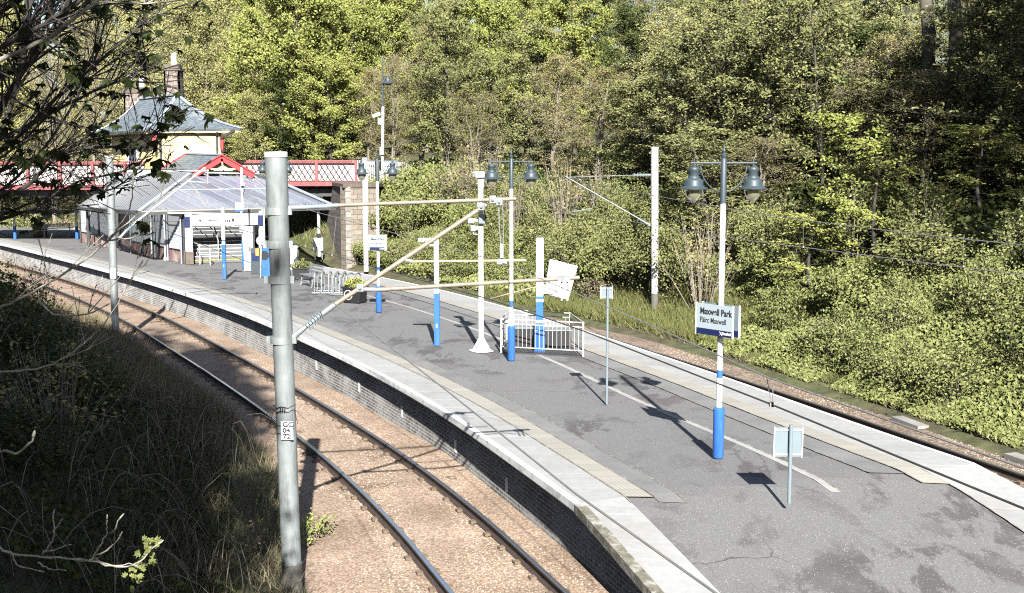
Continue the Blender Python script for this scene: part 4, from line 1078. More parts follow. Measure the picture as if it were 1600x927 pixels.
mb.box(((d0.x + d1.x) / 2 + .1, (d0.y + d1.y) / 2 + .12, 4.6), ((d0 - d1).length, .06, 2.3), math.atan2(dd.y, dd.x)); mb.build('blue_door', M['navy'], hall)
mb = MB(); mb.box((d1.x * .75 + d0.x * .25 - .02, d1.y * .75 + d0.y * .25 - .05, 4.3), (.4, .05, 1.7), math.atan2(dd.y, dd.x)); mb.build('blue_notice', M['blue'], hall)
for p in (d0, d1): mb = MB(); mb.box((p.x - .05, p.y - .03, 4.6), (.14, .14, 2.6), math.atan2(dd.y, dd.x)); mb.build('door_jamb', M['white'], hall)
mb = MB(); mb.beam(V3(wc.x, wc.y - .03, ztop - .25), V3(wr.x, wr.y - .03, ztop - .25), .03, .5); mb.build('frieze_board', M['cream_pale'], hall)
# bell-cast roof
def roof_face(mb, a, b_, c, d, sag, n=7):
    rows = []
    for i in range(n + 1):
        t = i / n; p = lerp(a, d, t); q = lerp(b_, c, t); dz = -sag * math.sin(math.pi * t) 
        rows.append((p + V3(0, 0, dz), q + V3(0, 0, dz), t))
    h = 0
    for (p, q, t), (p2, q2, t2) in zip(rows[:-1], rows[1:]):
        dh = ((p2 - p).length + (q2 - q).length) / 2 if (q2 - q).length > 0 else (p2 - p).length
        dh = (lerp(p2, q2, .5) - lerp(p, q, .5)).length
        dirv = (b_ - a).normalized()
        mb.quad(p, q, q2, p2, 0, [((p - a).dot(dirv), h), ((q - a).dot(dirv), h), ((q2 - a).dot(dirv), h + dh), ((p2 - a).dot(dirv), h + dh)])
        h += dh
    return rows
mb = MB(); SG = .34
R1 = roof_face(mb, ec, er, pk, pk, SG); R2 = roof_face(mb, el, ec, pk, pl_, SG); R3 = roof_face(mb, er, eb, pl_ , pk, SG); R4 = roof_face(mb, eb, el, pl_, pl_, SG)
mb.build('slate_roof', M['slate'], hall)
mb = MB()
for rows, side in ((R1, 0), (R1, 1), (R2, 0)):
    for r0, r1 in zip(rows[:-1], rows[1:]): mb.beam(r0[side] + V3(0, 0, .05), r1[side] + V3(0, 0, .05), .22, .06)
mb.beam(pk + V3(0, 0, .06), pl_ + V3(0, 0, .06), .25, .1); mb.build('hip_flashing', M['lead'], hall)
mb = MB()
for a, b_ in ((ec, er), (el, ec), (er, eb)): mb.beam(a + V3(0, 0, -.05), b_ + V3(0, 0, -.05), .14, .12)
mb.build('gutter', M['slate'], hall)
mb = MB(); mb.slab([p + V3(0, 0, -.13) for p in (ec, er, eb, el)], .06); mb.beam(ec + V3(.1, -.02, -.16), er + V3(-.1, -.02, -.16), .05, .12); mb.build('soffit', M['cream_pale'], hall)
for u_ in (241, 346):
    p = at(u_, 222, 69.9); mb = MB(); mb.slab([p + V3(-.13, 0, .38), p + V3(-.08, 0, -.42), p + V3(.08, 0, -.5), p + V3(.14, 0, .38)], .14); mb.build('red_bracket', M['red'], hall)
for p, q in ((at(245, 216, 70), at(229, 204, 69.6)), (at(345, 216, 69.9), at(366, 204, 69.5)), (at(200, 218, 74), at(183, 208, 73.6))):
    mb = MB(); mb.beam(p, q, .12, .14); mb.build('eave_strut', M['dark_metal'], hall)
for u_ in (250, 339):
    p = at(u_, 230, 69.85); mb = MB(); mb.tube([V3(p.x, p.y, 3.4), V3(p.x, p.y, ztop - .25), V3(p.x + .1, p.y - .3, ztop + .05)], .05, 8); mb.build('downpipe', M['lampgrey'], hall)
# chimneys
def chimney(x0, x1, vtop, vbot, Y, depth, pots, pot_top, label=None):
    a = at(x0, vbot, Y); b_ = at(x1, vtop, Y); c = (a + b_) / 2; W = b_.x - a.x; z0 = a.z - 1.5; z1 = b_.z
    mb = MB(); p = [V3(a.x, Y, 0), V3(b_.x, Y, 0), V3(b_.x, Y + depth, 0), V3(a.x, Y + depth, 0)]
    for i in range(4): wall_box(mb, p[i], p[(i + 1) % 4], z0, z1, .1)
    ch = mb.build('chimney', M['stone_chim'], hall)
    mb = MB(); mb.box((c.x, Y + depth / 2, z1 + .06), (W + .16, depth + .16, .14)); mb.box((c.x, Y + depth / 2, z1 + .24), (W * .9, depth * .9, .26)); mb.build('chimney_cap', M['stone_warm'], ch)
    for u_ in pots:
        q = at(u_, pot_top, Y); mb = MB(); mb.lathe([(.2, z1 + .3), (.17, z1 + .5), (.16, q.z - .12), (.2, q.z - .1), (.2, q.z)], (q.x, Y + depth / 2, 0), 12); mb.build('chimney_pot', M['white'], ch)
chimney(257, 280, 110, 152, 76, .9, (268,), 82)
chimney(194, 231, 145, 175, 80, .8, (200, 218), 118)

# ---- red lattice footbridge
YB = 72.3
def parapet(u0, u1, vt, vb0, label, npan):
    a = at(u0, vt, YB); b_ = at(u1, vt, YB); zt = a.z; zb = at(u1, vb0, YB).z
    t = thing('lattice_parapet', label, 'bridge parapet', (a.x, YB, zb), 0, 'red lattice bridge parapets')
    W = b_.x - a.x; H = zt - zb
    mb = MB(); mb.box((W / 2, 0, H - .06), (W, .2, .1)); mb.box((W / 2, -.02, H - .17), (W, .08, .06)); mb.build('top_rail', M['red_faded'], t)
    mb = MB(); mb.box((W / 2, 0, .16), (W, .24, .3)); mb.box((W / 2, -.1, .3), (W, .1, .04)); mb.build('bottom_girder', M['red_faded'], t)
    mb = MB(); mb.box((W / 2, .12, H / 2), (W, .02, H - .3)); mb.build('backing_board', M['white_board'], t)
    mb = MB(); n = int(W / .34); h0, h1 = .32, H - .24; run = (h1 - h0) * .62
    for k in range(-3, n + 4):
        for s in (-1, 1):
            x0 = k * .34; x1 = x0 + s * run
            z0, z1 = h0, h1
            if x0 < 0 or x1 < 0 or x0 > W or x1 > W: continue
            mb.beam((x0, -.03 * s, z0), (x1, -.03 * s, z1), .02, .085, up=(0, 1, 0))
    mb.build('lattice', M['lattice_pale'], t)
    for k in range(npan + 1):
        mb = MB(); mb.box((W * k / npan, -.07, H / 2), (.16, .14, H)); mb.build('parapet_post', M['red_faded'], t)
    return t
parapet(-160, 246, 252, 297, 'long red lattice bridge parapet on the left behind the foreground branches', 8)
parapet(372, 556, 250, 291, 'red lattice bridge parapet on the right between the hall and the stone abutment', 3)
a = at(-160, 297, YB + .3); b_ = at(560, 292, YB + .3)
t = thing('bridge_deck', 'dark iron bridge deck and girders over the tracks', 'bridge', (a.x, YB + .3, 0))
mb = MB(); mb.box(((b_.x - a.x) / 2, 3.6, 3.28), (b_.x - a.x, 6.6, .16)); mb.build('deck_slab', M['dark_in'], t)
for k in range(4):
    mb = MB(); mb.box(((b_.x - a.x) / 2, .4 + k * 2.0, 3.0), (b_.x - a.x, .24, .42)); mb.build('girder', M['dark_metal'], t)
p = at(352, 257, YB); 
# ---- stone abutment
ab = thing('stone_abutment', 'tall stone bridge abutment with dark side and warm sandstone front', 'bridge abutment')
p0 = gnd(541, 420, -1); p1 = at(506, 405, 77.5); p2 = V3(at(590, 410, p0.y).x, p0.y + 1.2, 0)
zt = at(541, 292, p0.y).z
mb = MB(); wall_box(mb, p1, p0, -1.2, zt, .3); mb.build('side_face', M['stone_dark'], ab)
mb = MB(); wall_box(mb, p0 + V3(.004, 0, 0), p2, -1.2, zt, .6); mb.build('front_face', M['stone_warm'], ab)
mb = MB(); mb.slab([V3(p0.x - .1, p0.y - .12, zt + .15), V3(p2.x, p2.y - .12, zt + .15), V3(p2.x, 78, zt + .15), V3(p1.x - .1, 78, zt + .15)], .2); mb.build('coping_stone', M['stone_warm'], ab)
# ---- palisade fence
f0 = at(552, 250, 73.5); f1 = at(640, 254, 82); f2 = at(700, 262, 93)
t = thing('palisade_fence', 'pale steel palisade fence beside the road beyond the red bridge', 'fence', (f0.x, f0.y, 0))
o = V3(f0.x, f0.y, 0); mbp = MB(); mbr = MB()
for a, b_ in ((f0, f1), (f1, f2)):
    n = int((b_ - a).length / .3)
    for k in range(n):
        q = lerp(a, b_, k / n) - o; mbp.box((q.x, q.y, q.z - .8), (.075, .03, 1.6)); 
    for dz in (-.3, -1.3): mbr.beam(a - o + V3(0, .04, dz), b_ - o + V3(0, .04, dz), .04, .06)
mbp.build('pales', M['galv_white'], t); mbr.build('fence_rail', M['galv'], t)
q = at(613, 268, 79) - o; mb = MB(); mb.box(q + V3(0, -.08, 0), (.75, .02, 1.4)); mb.build('pale_board', M['sign_back'], t)

# ---- tall street lamp with camera beyond the bridge
Y = 76; b = V3(at(597, 262, Y).x, Y, 3.2); zt = at(599, 90, Y).z
t = thing('street_lamp', 'tall thin street lamp with a camera standing behind the palisade fence', 'street lamp', b)
mb = MB(); mb.tube([(0, 0, 0), (.1, 0, zt - 3.2 - 3)], .085, 10); mb.build('pole', M['white'], t, smooth='auto')
mb = MB(); mb.tube([(.1, 0, zt - 3.2 - 3), (.12, 0, zt - 3.2)], [.07, .025], 10); mb.build('upper_pole', M['lampgrey'], t, smooth='auto')
q = at(603, 128, Y) - b; mb = MB(); mb.lathe([(.05, .35), (.16, .2), (.18, .05), (.34, -.08), (.34, -.11), (.1, -.2)], (q.x + .12, q.y, q.z), 14); mb.tube([(.1, 0, q.z + .35), (q.x + .12, 0, q.z + .35)], .03, 6); mb.build('lamp_head', M['lampgrey'], t, smooth='auto')
q = at(586, 180, Y) - b; mb = MB(); mb.box((q.x + .1, -.1, q.z), (.5, .2, .2), tilt=Matrix.Rotation(R(-20), 3, 'Y')); mb.box((q.x + .3, 0, q.z - .4), (.24, .22, .35)); mb.build('camera_head', M['white_bright'], t, bevel=.02)
q = at(597, 236, Y) - b; mb = MB(); mb.box((q.x, -.1, q.z), (.26, .24, .5)); mb.build('junction_box', M['galv'], t)

# ---- canopy, pole, bench and planter on the platform beyond the bridge
t = thing('far_canopy', 'blue grey far platform canopy seen under the left red parapet', 'canopy')
a = at(-60, 300, 79); b_ = at(168, 301, 79); c = at(150, 327, 77); d = at(-60, 331, 77)
mb = MB(); corrugated(mb, d, c, b_, a, 24, .05); mb.build('canopy_roof', [M['metal_roof'], M['roof_rib']], t)
mb = MB(); mb.beam(d + V3(0, 0, -.1), c + V3(0, 0, -.1), .15, .2); mb.slab([a + V3(0, 3, 0), b_ + V3(0, 3, 0), b_, a], .05); mb.build('canopy_fascia', M['lampgrey'], t)
for u_ in (22, 119):
    q = at(u_, 340, 76.5); mb = MB(); mb.tube([V3(q.x, q.y, 0), V3(q.x, q.y, .8)], .1, 8); mb.build('blue_foot', M['blue'], t); mb = MB(); mb.tube([V3(q.x, q.y, .8), V3(q.x, q.y, 2.0)], .08, 8); mb.build('canopy_post', M['white'], t)
def bench(p, rz, label, L=1.5, mat='galv_white'):
    t = thing('platform_bench', label, 'bench', p, rz, None)
    mb = MB()
    for k in range(4): mb.box((0, -.05 + k * .1, .45), (L, .07, .03))
    mb.build('seat', M[mat], t)
    mb = MB()
    for k in range(3): mb.box((0, .33 + k * .03, .58 + k * .12), (L, .03, .08))
    mb.build('backrest', M[mat], t)
    for s in (-1, 1):
        mb = MB(); mb.tube([(s * L * .4, -.08, 0), (s * L * .4, .0, .43), (s * L * .4, .32, .45), (s * L * .4, .4, .85)], .03, 6); mb.tube([(s * L * .4, .34, 0), (s * L * .4, .28, .43)], .03, 6); mb.build('leg', M[mat], t)
    return t
q = gnd(89, 371); bench(V3(q.x, q.y, 0), R(15), 'small pale bench on the far platform under the left bridge span', 1.9)
def planter(p, rz, w, d, h, label, seed, leafmat_, ring=False):
    t = thing('planter', label, 'planter', p, rz)
    mb = MB(); 
    vs = [(-w / 2 * .9, -d / 2 * .9, 0), (w / 2 * .9, -d / 2 * .9, 0), (w / 2 * .9, d / 2 * .9, 0), (-w / 2 * .9, d / 2 * .9, 0), (-w / 2, -d / 2, h), (w / 2, -d / 2, h), (w / 2, d / 2, h), (-w / 2, d / 2, h)]
    mb.add(vs, [(3, 2, 1, 0), (4, 5, 6, 7), (0, 1, 5, 4), (1, 2, 6, 5), (2, 3, 7, 6), (3, 0, 4, 7)]); tub = mb.build('tub', M['black'], t, bevel=.02)
    mb = MB(); mb.box((0, 0, h - .02), (w + .06, d + .06, .06)); mb.build('rim', M['black'], t)
    if ring:
        mb = MB(); mb.tube([(-.1 + .16 * math.cos(R(k * 18)), -d / 2 - .01, h * .5 + .16 * math.sin(R(k * 18))) for k in range(21)], .02, 6); mb.build('ring_emblem', M['galv_white'], t)
    leaves = MB(); rnd = random.Random(seed)
    for i in range(420):
        a = rnd.random() * 6.28; r_ = rnd.random() ** .5; x, y_ = r_ * math.cos(a) * w * .6, r_ * math.sin(a) * d * .6; z = h + rnd.random() * .38 * (1.1 - r_ * .7)
        dv = V3(rnd.gauss(0, 1), rnd.gauss(0, 1), rnd.gauss(.3, 1)).normalized() * .07; sv = dv.cross(V3(rnd.gauss(0, 1), rnd.gauss(0, 1), 1)).normalized() * .025
        c = V3(x, y_, z); leaves.quad(c - dv, c + sv, c + dv, c - sv)
    leaves.build('plants', M[leafmat_], t)
q = gnd(63, 369); planter(V3(q.x, q.y, 0), .3, .9, .6, .6, 'dark planter beside the pale bench on the far platform', 3, 'leaf_syc')
q = gnd(553, 474); planter(V3(q.x, q.y + .3, 0), R(-25), .72, .55, .55, 'black planter with straggly plants at the end of the bike racks', 5, 'leaf_syc', True)
q = gnd(470, 440); planter(V3(q.x - .1, q.y + .9, 0), R(10), .8, .6, .5, 'planter with low plants half hidden behind the near mast', 6, 'leaf_mid')
q = gnd(478, 449); bench(V3(q.x + .05, q.y + .2, 0), R(-60), 'grey metal bench end on between the near mast and the bike racks', 1.5, 'galv')

# ---- bike racks
def hoop_rack(c, d, n, sp, label):
    t = thing('bike_rack', label, 'bike rack', c, 0, 'metal bike racks on the platform')
    dv = d.normalized(); nv = V3(-dv.y, dv.x, 0)
    for k in range(n):
        q = dv * (k * sp); pts = [q - nv * .36] + [q - nv * .36 + V3(0, 0, .62)] + [q - nv * .36 * math.cos(R(a)) + V3(0, 0, .62 + .18 * math.sin(R(a)) ** .7) for a in (25, 50, 90, 130, 155)] + [q + nv * .36 + V3(0, 0, .62), q + nv * .36]
        mb = MB(); mb.tube(pts, .024, 7); mb.build('hoop', M['galv'], t, smooth='auto')
    for s in (-1, 1): mb = MB(); mb.tube([nv * .36 * s - dv * .1 + V3(0, 0, .03), nv * .36 * s + dv * (sp * (n - 1) + .1) + V3(0, 0, .03)], .025, 6); mb.build('base_rail', M['galv'], t)
a = gnd(489, 458); b_ = gnd(528, 466); hoop_rack(V3(a.x + .1, a.y + .1, 0), V3(1, .0, 0), 5, .27, 'left bike rack of grey hoops next to the metal bench')
hoop_rack(V3(a.x + .95, a.y - .35, 0), V3(1, -.25, 0), 4, .27, 'right bike rack of grey hoops next to the black planter')

# ---- things by the right of the stair opening
b = gnd(418, 433); y = b.y
t = thing('help_point', 'blue help point totem with a dark round hole left of the near mast', 'help point', b)
a = at(411, 378, y); c = at(428, 378, y); W = c.x - a.x; H = a.z
mb = MB(); mb.box((0, 0, H / 2), (W, .22, H)); mb.build('blue_body', M['blue'], t, bevel=.015)
mb = MB(); mb.tube([(-W * .2, -.1, H * .62), (-W * .2, -.118, H * .62)], .2, 20); mb.build('dark_speaker', M['black'], t)
b = gnd(406, 434); y = b.y; q = at(408, 376, y)
t = thing('platform_mirror', 'round white mirror on a thin pole beside the blue totem', 'mirror', b)
mb = MB(); mb.tube([(.03, 0, 0), (q.x - b.x, 0, q.z)], .03, 8); mb.build('pole', M['galv_white'], t)
mb = MB(); mb.tube([(q.x - b.x, -.03, q.z), (q.x - b.x, -.08, q.z)], .2, 24); mb.build('mirror_frame', M['galv'], t)
mb = MB(); mb.tube([(q.x - b.x, -.075, q.z), (q.x - b.x, -.092, q.z)], .13, 24); mb.build('mirror_glass', M['white_bright'], t)
mb = MB(); z = at(406, 394, y).z; mb.box((-.06, -.06, z), (.14, .1, .3)); mb.build('orange_box', M['orange'], t)
b = gnd(400, 428); y = b.y; a = at(393, 388, y); t = thing('ticket_machine', 'dark slate ticket machine cabinet left of the round mirror', 'ticket machine', b)
mb = MB(); mb.box((0, .1, a.z / 2), (.42, .3, a.z)); mb.build('cabinet', M['lampgrey'], t, bevel=.01); mb = MB(); mb.box((0, -.055, a.z * .65), (.3, .015, a.z * .3)); mb.build('screen', M['navy'], t)
b = gnd(389, 424); y = b.y; a = at(389, 354, y); t = thing('metal_locker', 'tall grey metal locker beside the white post right of the stairs', 'locker', b)
mb = MB(); mb.box((0, .2, a.z / 2), (.42, .4, a.z)); mb.build('cabinet', M['grey_panel'], t, bevel=.01); mb = MB(); mb.box((0, -.005, a.z / 2), (.012, .012, a.z * .95)); mb.box((.05, -.012, a.z * .5), (.03, .03, .16)); mb.build('door_seam', M['dark_metal'], t)
b = gnd(458, 420); b.y -= .6; b.x = at(458, 420, b.y).x; a = at(458, 386, b.y); t = thing('white_cabinet', 'plain white upright cabinet just right of the near mast', 'cabinet', b)
mb = MB(); mb.box((0, 0, a.z / 2), (.46, .4, a.z)); mb.build('cabinet_body', M['white_bright'], t, bevel=.01); mb = MB(); mb.box((0, 0, a.z + .02), (.52, .46, .05)); mb.build('lid', M['white'], t)
b = gnd(498, 406, -.75); y = b.y; a = at(498, 372, y); z0 = .55
t = thing('lineside_cabinet', 'white lineside cabinet on legs in front of the dark bridge opening', 'cabinet', b)
mb = MB(); mb.box((0, 0, (a.z - b.z + z0) / 2), (.55, .45, a.z - b.z - z0)); mb.build('cabinet_body', M['white_bright'], t, bevel=.01)
for s in (-1, 1):
    mb = MB(); mb.box((s * .2, 0, z0 / 2), (.06, .06, z0)); mb.build('leg', M['galv'], t)

# ================================================================== VEGETATION
def leaves_mesh(name, C, size, mat, seed, aspect=.55, up=.3, jitter=.5, droop=0):
    """one small folded blade per centre: 4 verts, 2 tris"""
    rng = np.random.default_rng(seed); n = len(C); C = np.asarray(C, float)
    d = rng.normal(size=(n, 3)); d[:, 2] -= droop; d /= np.linalg.norm(d, axis=1)[:, None] + 1e-9
    nn = rng.normal(size=(n, 3)); nn[:, 2] += up * 1.6; nn[:, 1] -= up * 2.0
    s = np.cross(d, nn); s /= np.linalg.norm(s, axis=1)[:, None] + 1e-9
    k = (size * (1 - jitter / 2 + jitter * rng.random(n)))[:, None]
    nrm = np.cross(s, d)
    V = np.empty((n, 4, 3)); V[:, 0] = C - d * k * .5; V[:, 1] = C + s * k * aspect * .5 + nrm * k * .1; V[:, 2] = C + d * k * .5; V[:, 3] = C - s * k * aspect * .5 + nrm * k * .1
    me = bpy.data.meshes.new(name); me.vertices.add(4 * n); me.vertices.foreach_set('co', V.reshape(-1))
    me.loops.add(4 * n); me.loops.foreach_set('vertex_index', np.arange(4 * n, dtype=np.int32))
    me.polygons.add(n); me.polygons.foreach_set('loop_start', np.arange(0, 4 * n, 4, dtype=np.int32)); me.polygons.foreach_set('loop_total', np.full(n, 4, dtype=np.int32))
    me.materials.append(mat); me.update(calc_edges=True); me.validate(); return me

def tree_proto(seed, H=14, base=.2, rad=3.5, nb=34, ns=7, leaves=9000, lsize=.16, spread=.28, trunk_r=.2, lmat='leaf_mid', bmat='bark', twigs=1, upright=.45, prof='round', clump=True, leaf_up=.55, nstem=1):
    rnd = random.Random(seed); rng = np.random.default_rng(seed)
    tm = MB(); tips = []
    stems = []
    for st_ in range(nstem):
        a0 = rnd.random() * 6.28; lean = (rnd.uniform(.5, 2.2) if nstem > 1 else rnd.uniform(0, .5))
        pts = []; x = y = 0.0
        for k in range(9):
            f = k / 8
            pts.append(Vector((lean * f * math.cos(a0) + rnd.uniform(-.12, .12) * (k > 0), lean * f * math.sin(a0) + rnd.uniform(-.12, .12) * (k > 0), -.5 + (H * .97 + .5) * f)))
        tm.tube(pts, [trunk_r * (1.25 if k == 0 else 1) * (1 - .9 * k / 8) / (nstem ** .4) + .015 for k in range(9)], 7, False); stems.append(pts)
    for i in range(nb):
        pts = stems[i % nstem]
        f = base + (1 - base) * ((i + rnd.random()) / nb) ** .9 * .97
        kf_ = f * 8; k0 = min(7, int(kf_)); p = pts[k0].lerp(pts[k0 + 1], kf_ - k0)
        g = (f - base) / (1 - base)
        if prof == 'round': L = rad * (math.sin(math.pi * (.12 + .82 * g)) ** .6)
        elif prof == 'cone': L = rad * (1.05 - g) ** .7
        else: L = rad * (.55 + .45 * math.sin(math.pi * g))
        L *= rnd.uniform(.65, 1.1)
        az = i * 2.4 + rnd.uniform(-.5, .5); el = upright * (.4 + .9 * g) + rnd.uniform(-.15, .25)
        d = Vector((math.cos(az) * math.cos(el), math.sin(az) * math.cos(el), math.sin(el)))
        bp = [p]; q = p.copy(); dd = d.copy()
        for k in range(4):
            dd = (dd + Vector((rnd.gauss(0, .13), rnd.gauss(0, .13), rnd.gauss(.03, .1)))).normalized(); q = q + dd * L / 4; bp.append(q.copy())
        r0 = max(.018, trunk_r * .34 * (1 - g * .75)); tm.tube(bp, [r0, r0 * .75, r0 * .55, r0 * .35, .01], 4, False)
        for j in range(ns):
            t = rnd.uniform(.25, 1); kk = min(3, int(t * 4)); s0 = bp[kk].lerp(bp[kk + 1], t * 4 - kk)
            sd = (dd + Vector((rnd.gauss(0, .7), rnd.gauss(0, .7), rnd.gauss(.15, .45)))).normalized(); SL = L * rnd.uniform(.2, .42)
            mid = s0 + sd * SL * .5 + Vector((0, 0, rnd.uniform(-.05, .1))); e = s0 + sd * SL
            if twigs: tm.tube([s0, mid, e], [r0 * .35 + .005, .011, .005], 3, False)
            tips.append((s0, mid, e))
            if twigs > 1:
                for _ in range(3):
                    sd2 = (sd + Vector((rnd.gauss(0, .6), rnd.gauss(0, .6), rnd.gauss(.2, .4)))).normalized(); e2 = mid + sd2 * SL * .6
                    tm.tube([mid, e2], [.009, .004], 3, False); tips.append((mid, (mid + e2) / 2, e2))
    trunk = tm.build('trunk', M[bmat], smooth=True); tme = trunk.data; bpy.data.objects.remove(trunk)
    T = np.array([[list(a), list(b_), list(c)] for a, b_, c in tips])
    idx = rng.integers(0, len(T), leaves)
    if clump:
        wgt = rng.random(len(T)) ** 2 + .05; idx = rng.choice(len(T), leaves, p=wgt / wgt.sum())
    t = rng.random(leaves)[:, None] ** .7
    P = T[idx, 0] * (1 - t) + T[idx, 2] * t + rng.normal(size=(leaves, 3)) * spread * np.array([1, 1, .7])
    return tme, leaves_mesh('crown', P, lsize, M[lmat], seed + 1, up=leaf_up)

PROTO = {}
def P_(k, *a, **kw): PROTO[k] = tree_proto(*a, **kw)
P_('sycamore', 11, 14, .12, 4.2, 46, 9, 26000, .2, .24, .24, 'leaf_syc', 'bark', leaf_up=.6)
P_('sycamore_b', 12, 14, .16, 4.0, 42, 9, 22000, .2, .22, .22, 'leaf_syc', 'bark', leaf_up=.6)
P_('birch', 21, 14, .1, 2.9, 46, 9, 22000, .15, .26, .13, 'leaf_birch', 'bark_pale', 1, upright=.75, prof='col', clump=False)
P_('birch_b', 22, 14, .1, 3.2, 50, 9, 20000, .15, .3, .13, 'leaf_birch', 'bark_pale', 1, upright=.85, prof='col', nstem=2)
P_('bare', 31, 14, .12, 3.4, 50, 10, 9000, .11, .22, .15, 'leaf_olive', 'bark_pale', 2, upright=.85, prof='col', clump=False, nstem=3)
P_('bare_b', 32, 14, .15, 3.6, 44, 10, 13000, .12, .22, .17, 'leaf_olive', 'bark_pale', 2, upright=.75, nstem=2)
P_('mid', 41, 14, .1, 3.8, 48, 9, 20000, .2, .27, .2, 'leaf_mid', 'bark', leaf_up=.6)
P_('mid_b', 42, 14, .08, 3.6, 46, 9, 17000, .2, .25, .2, 'leaf_mid', 'bark', leaf_up=.6, nstem=2)
P_('ivy', 51, 14, .05, 2.3, 54, 8, 18000, .18, .26, .22, 'leaf_dark', 'bark_dark', 1, prof='col', upright=.5)
P_('thin', 61, 14, .12, 3.4, 46, 9, 11000, .19, .2, .16, 'leaf_mid', 'bark', 2, upright=.6, nstem=2)
P_('spray', 71, 9, .1, 3.0, 26, 8, 4200, .17, .13, .1, 'leaf_syc', 'bark_dark', 1, upright=.35, leaf_up=.7)
LBL = {
 'sycamore': 'broad tree in bright fresh yellow green leaf behind the red bridge', 'sycamore_b': 'bright green leafy tree on the slope above the fence',
 'birch': 'slim pale olive birch in fine new leaf on the far wooded slope', 'birch_b': 'twin stemmed olive birch in fine new leaf on the far wooded slope',
 'bare': 'nearly bare many stemmed tree with pale twigs and few buds', 'bare_b': 'pale twiggy tree with thin olive brown buds in the wood',
 'mid': 'mid green densely leafy tree in the wood behind the far bank', 'mid_b': 'two stemmed mid green tree in the wood behind the far bank',
 'ivy': 'dark ivy clad narrow tree standing in the shady wood', 'thin': 'thinly leaved dark stemmed tree on the shady right hand slope', 'spray': 'small tree with bright yellow green leaf sprays before the dark wood'}
rt = random.Random(99)
def put_tree(kind, u, Y, vtop, label=None, dz=0, wid=1.0, x=None):
    x = (u - 800) / FPX * Y * 1.0 if x is None else x
    z = ground_z(x, Y) + dz
    top = at(u, vtop, Y).z; h = max(2.5, top - z); H0 = 9 if kind == 'spray' else 14
    s = h / H0
    t = thing('tree', label or LBL[kind], 'tree', (x, Y, z), rt.uniform(-.7, .7), 'trees of the wood, ' + LBL[kind])
    ws = s * wid if s < 1.25 else (1.25 + (s - 1.25) * .4) * wid
    t.scale = (max(ws, .75), max(ws, .75), s)
    for nm, me in zip(('trunk', 'crown'), PROTO[kind]):
        o = bpy.data.objects.new(nm, me); col.objects.link(o); o.parent = t
    return t
def pick(*opts):
    r = rt.random() * sum(w_ for _, w_ in opts)
    for k, w_ in opts:
        r -= w_
        if r <= 0: return k
    return opts[-1][0]
# far rows behind the bridge
for Y, step, vt in ((150, 62, -70), (128, 58, -30), (108, 56, 10), (94, 54, 70)):
    u = -120 + rt.random() * 30
    while u < 1750:
        if u < 190: k = pick(('bare', 4), ('birch', 4), ('birch_b', 2))
        elif u < 400: k = pick(('birch', 5), ('birch_b', 4), ('bare', 1.2))
        elif u < 640: k = pick(('sycamore', 4), ('sycamore_b', 3), ('birch', 1), ('mid', 1.5))
        elif u < 1000: k = pick(('sycamore_b', 2), ('mid', 3), ('mid_b', 2), ('bare_b', 2.5), ('birch', 1.5))
        else: k = pick(('mid', 2), ('thin', 2), ('birch_b', 2), ('bare_b', 2.2), ('ivy', .5))
        jit = rt.uniform(-40, 50)
        if 20 < u < 130 and Y > 100: jit += 75           # the sky shows over the left end of the wood
        if Y == 94 and u < 480: jit += 60
        x = (u - 800) / FPX * Y
        if x - footR(Y) > 2.0 or Y > 105: put_tree(k, u, Y, vt + jit)
        u += step * rt.uniform(.75, 1.25)
# particular crowns
for k, u, Y, vt, wd in (('sycamore', 470, 86, -20, 1.15), ('sycamore', 555, 90, 20, 1.1), ('sycamore_b', 425, 92, 30, 1.0), ('sycamore_b', 520, 82, 90, .9), ('ivy', 440, 84, 120, .9), ('birch', 400, 84, 150, .9),
        ('bare', 615, 80, 95, .8), ('bare', 660, 80, 110, .8), ('bare_b', 575, 84, 110, .8), ('mid', 700, 76, 20, 1), ('sycamore_b', 770, 80, 0, 1), ('bare', 740, 72, 150, .9), ('bare_b', 860, 66, 90, 1), ('mid_b', 820, 74, 40, 1),
        ('sycamore_b', 900, 70, 0, 1), ('ivy', 985, 66, 10, 1.1), ('bare_b', 930, 60, 110, 1), ('mid_b', 1000, 58, 120, .9), ('birch_b', 1045, 62, 30, 1),
        ('thin', 1090, 52, 60, 1), ('bare_b', 1060, 54, 130, .9), ('thin', 1150, 50, 10, 1), ('mid_b', 1130, 56, -20, 1), ('thin', 1220, 48, 20, 1), ('ivy', 1180, 54, 90, .9), ('thin', 1290, 46, -20, 1), ('ivy', 1270, 50, 80, 1.0), ('bare_b', 1360, 45, 60, .9),
        ('ivy', 1340, 49, 40, 1), ('thin', 1425, 44, 110, 1), ('ivy', 1415, 49, 90, 1), ('thin', 1505, 42, 120, 1), ('ivy', 1500, 49, 120, 1), ('thin', 1570, 40, -30, 1), ('ivy', 1560, 44, 20, 1), ('thin', 1640, 38, -30, 1), ('ivy', 1640, 42, 0, 1), ('mid_b', 1590, 50, -60, 1), ('mid', 1240, 58, -60, 1), ('mid_b', 1380, 58, -70, 1), ('birch_b', 1310, 62, -60, 1), ('thin', 1120, 46, 200, .8), ('bare', 1180, 46, 220, .7), ('bare', 1440, 42, 120, .7)):
    put_tree(k, u, Y, vt, wid=wd)
put_tree('spray', 1330, 39, 170, 'small tree with bright yellow green leaf sprays before the dark wood', wid=.9)
put_tree('spray', 1370, 38, 210, 'drooping bright green sapling beside the upper catenary wire of the far track', wid=.8)
put_tree('spray', 1270, 38.5, 330, 'low bright green sapling under the far track wires', wid=.8)
put_tree('spray', 1530, 38, 190, 'pale green leafy sapling at the right end of the dark wood', wid=.8)
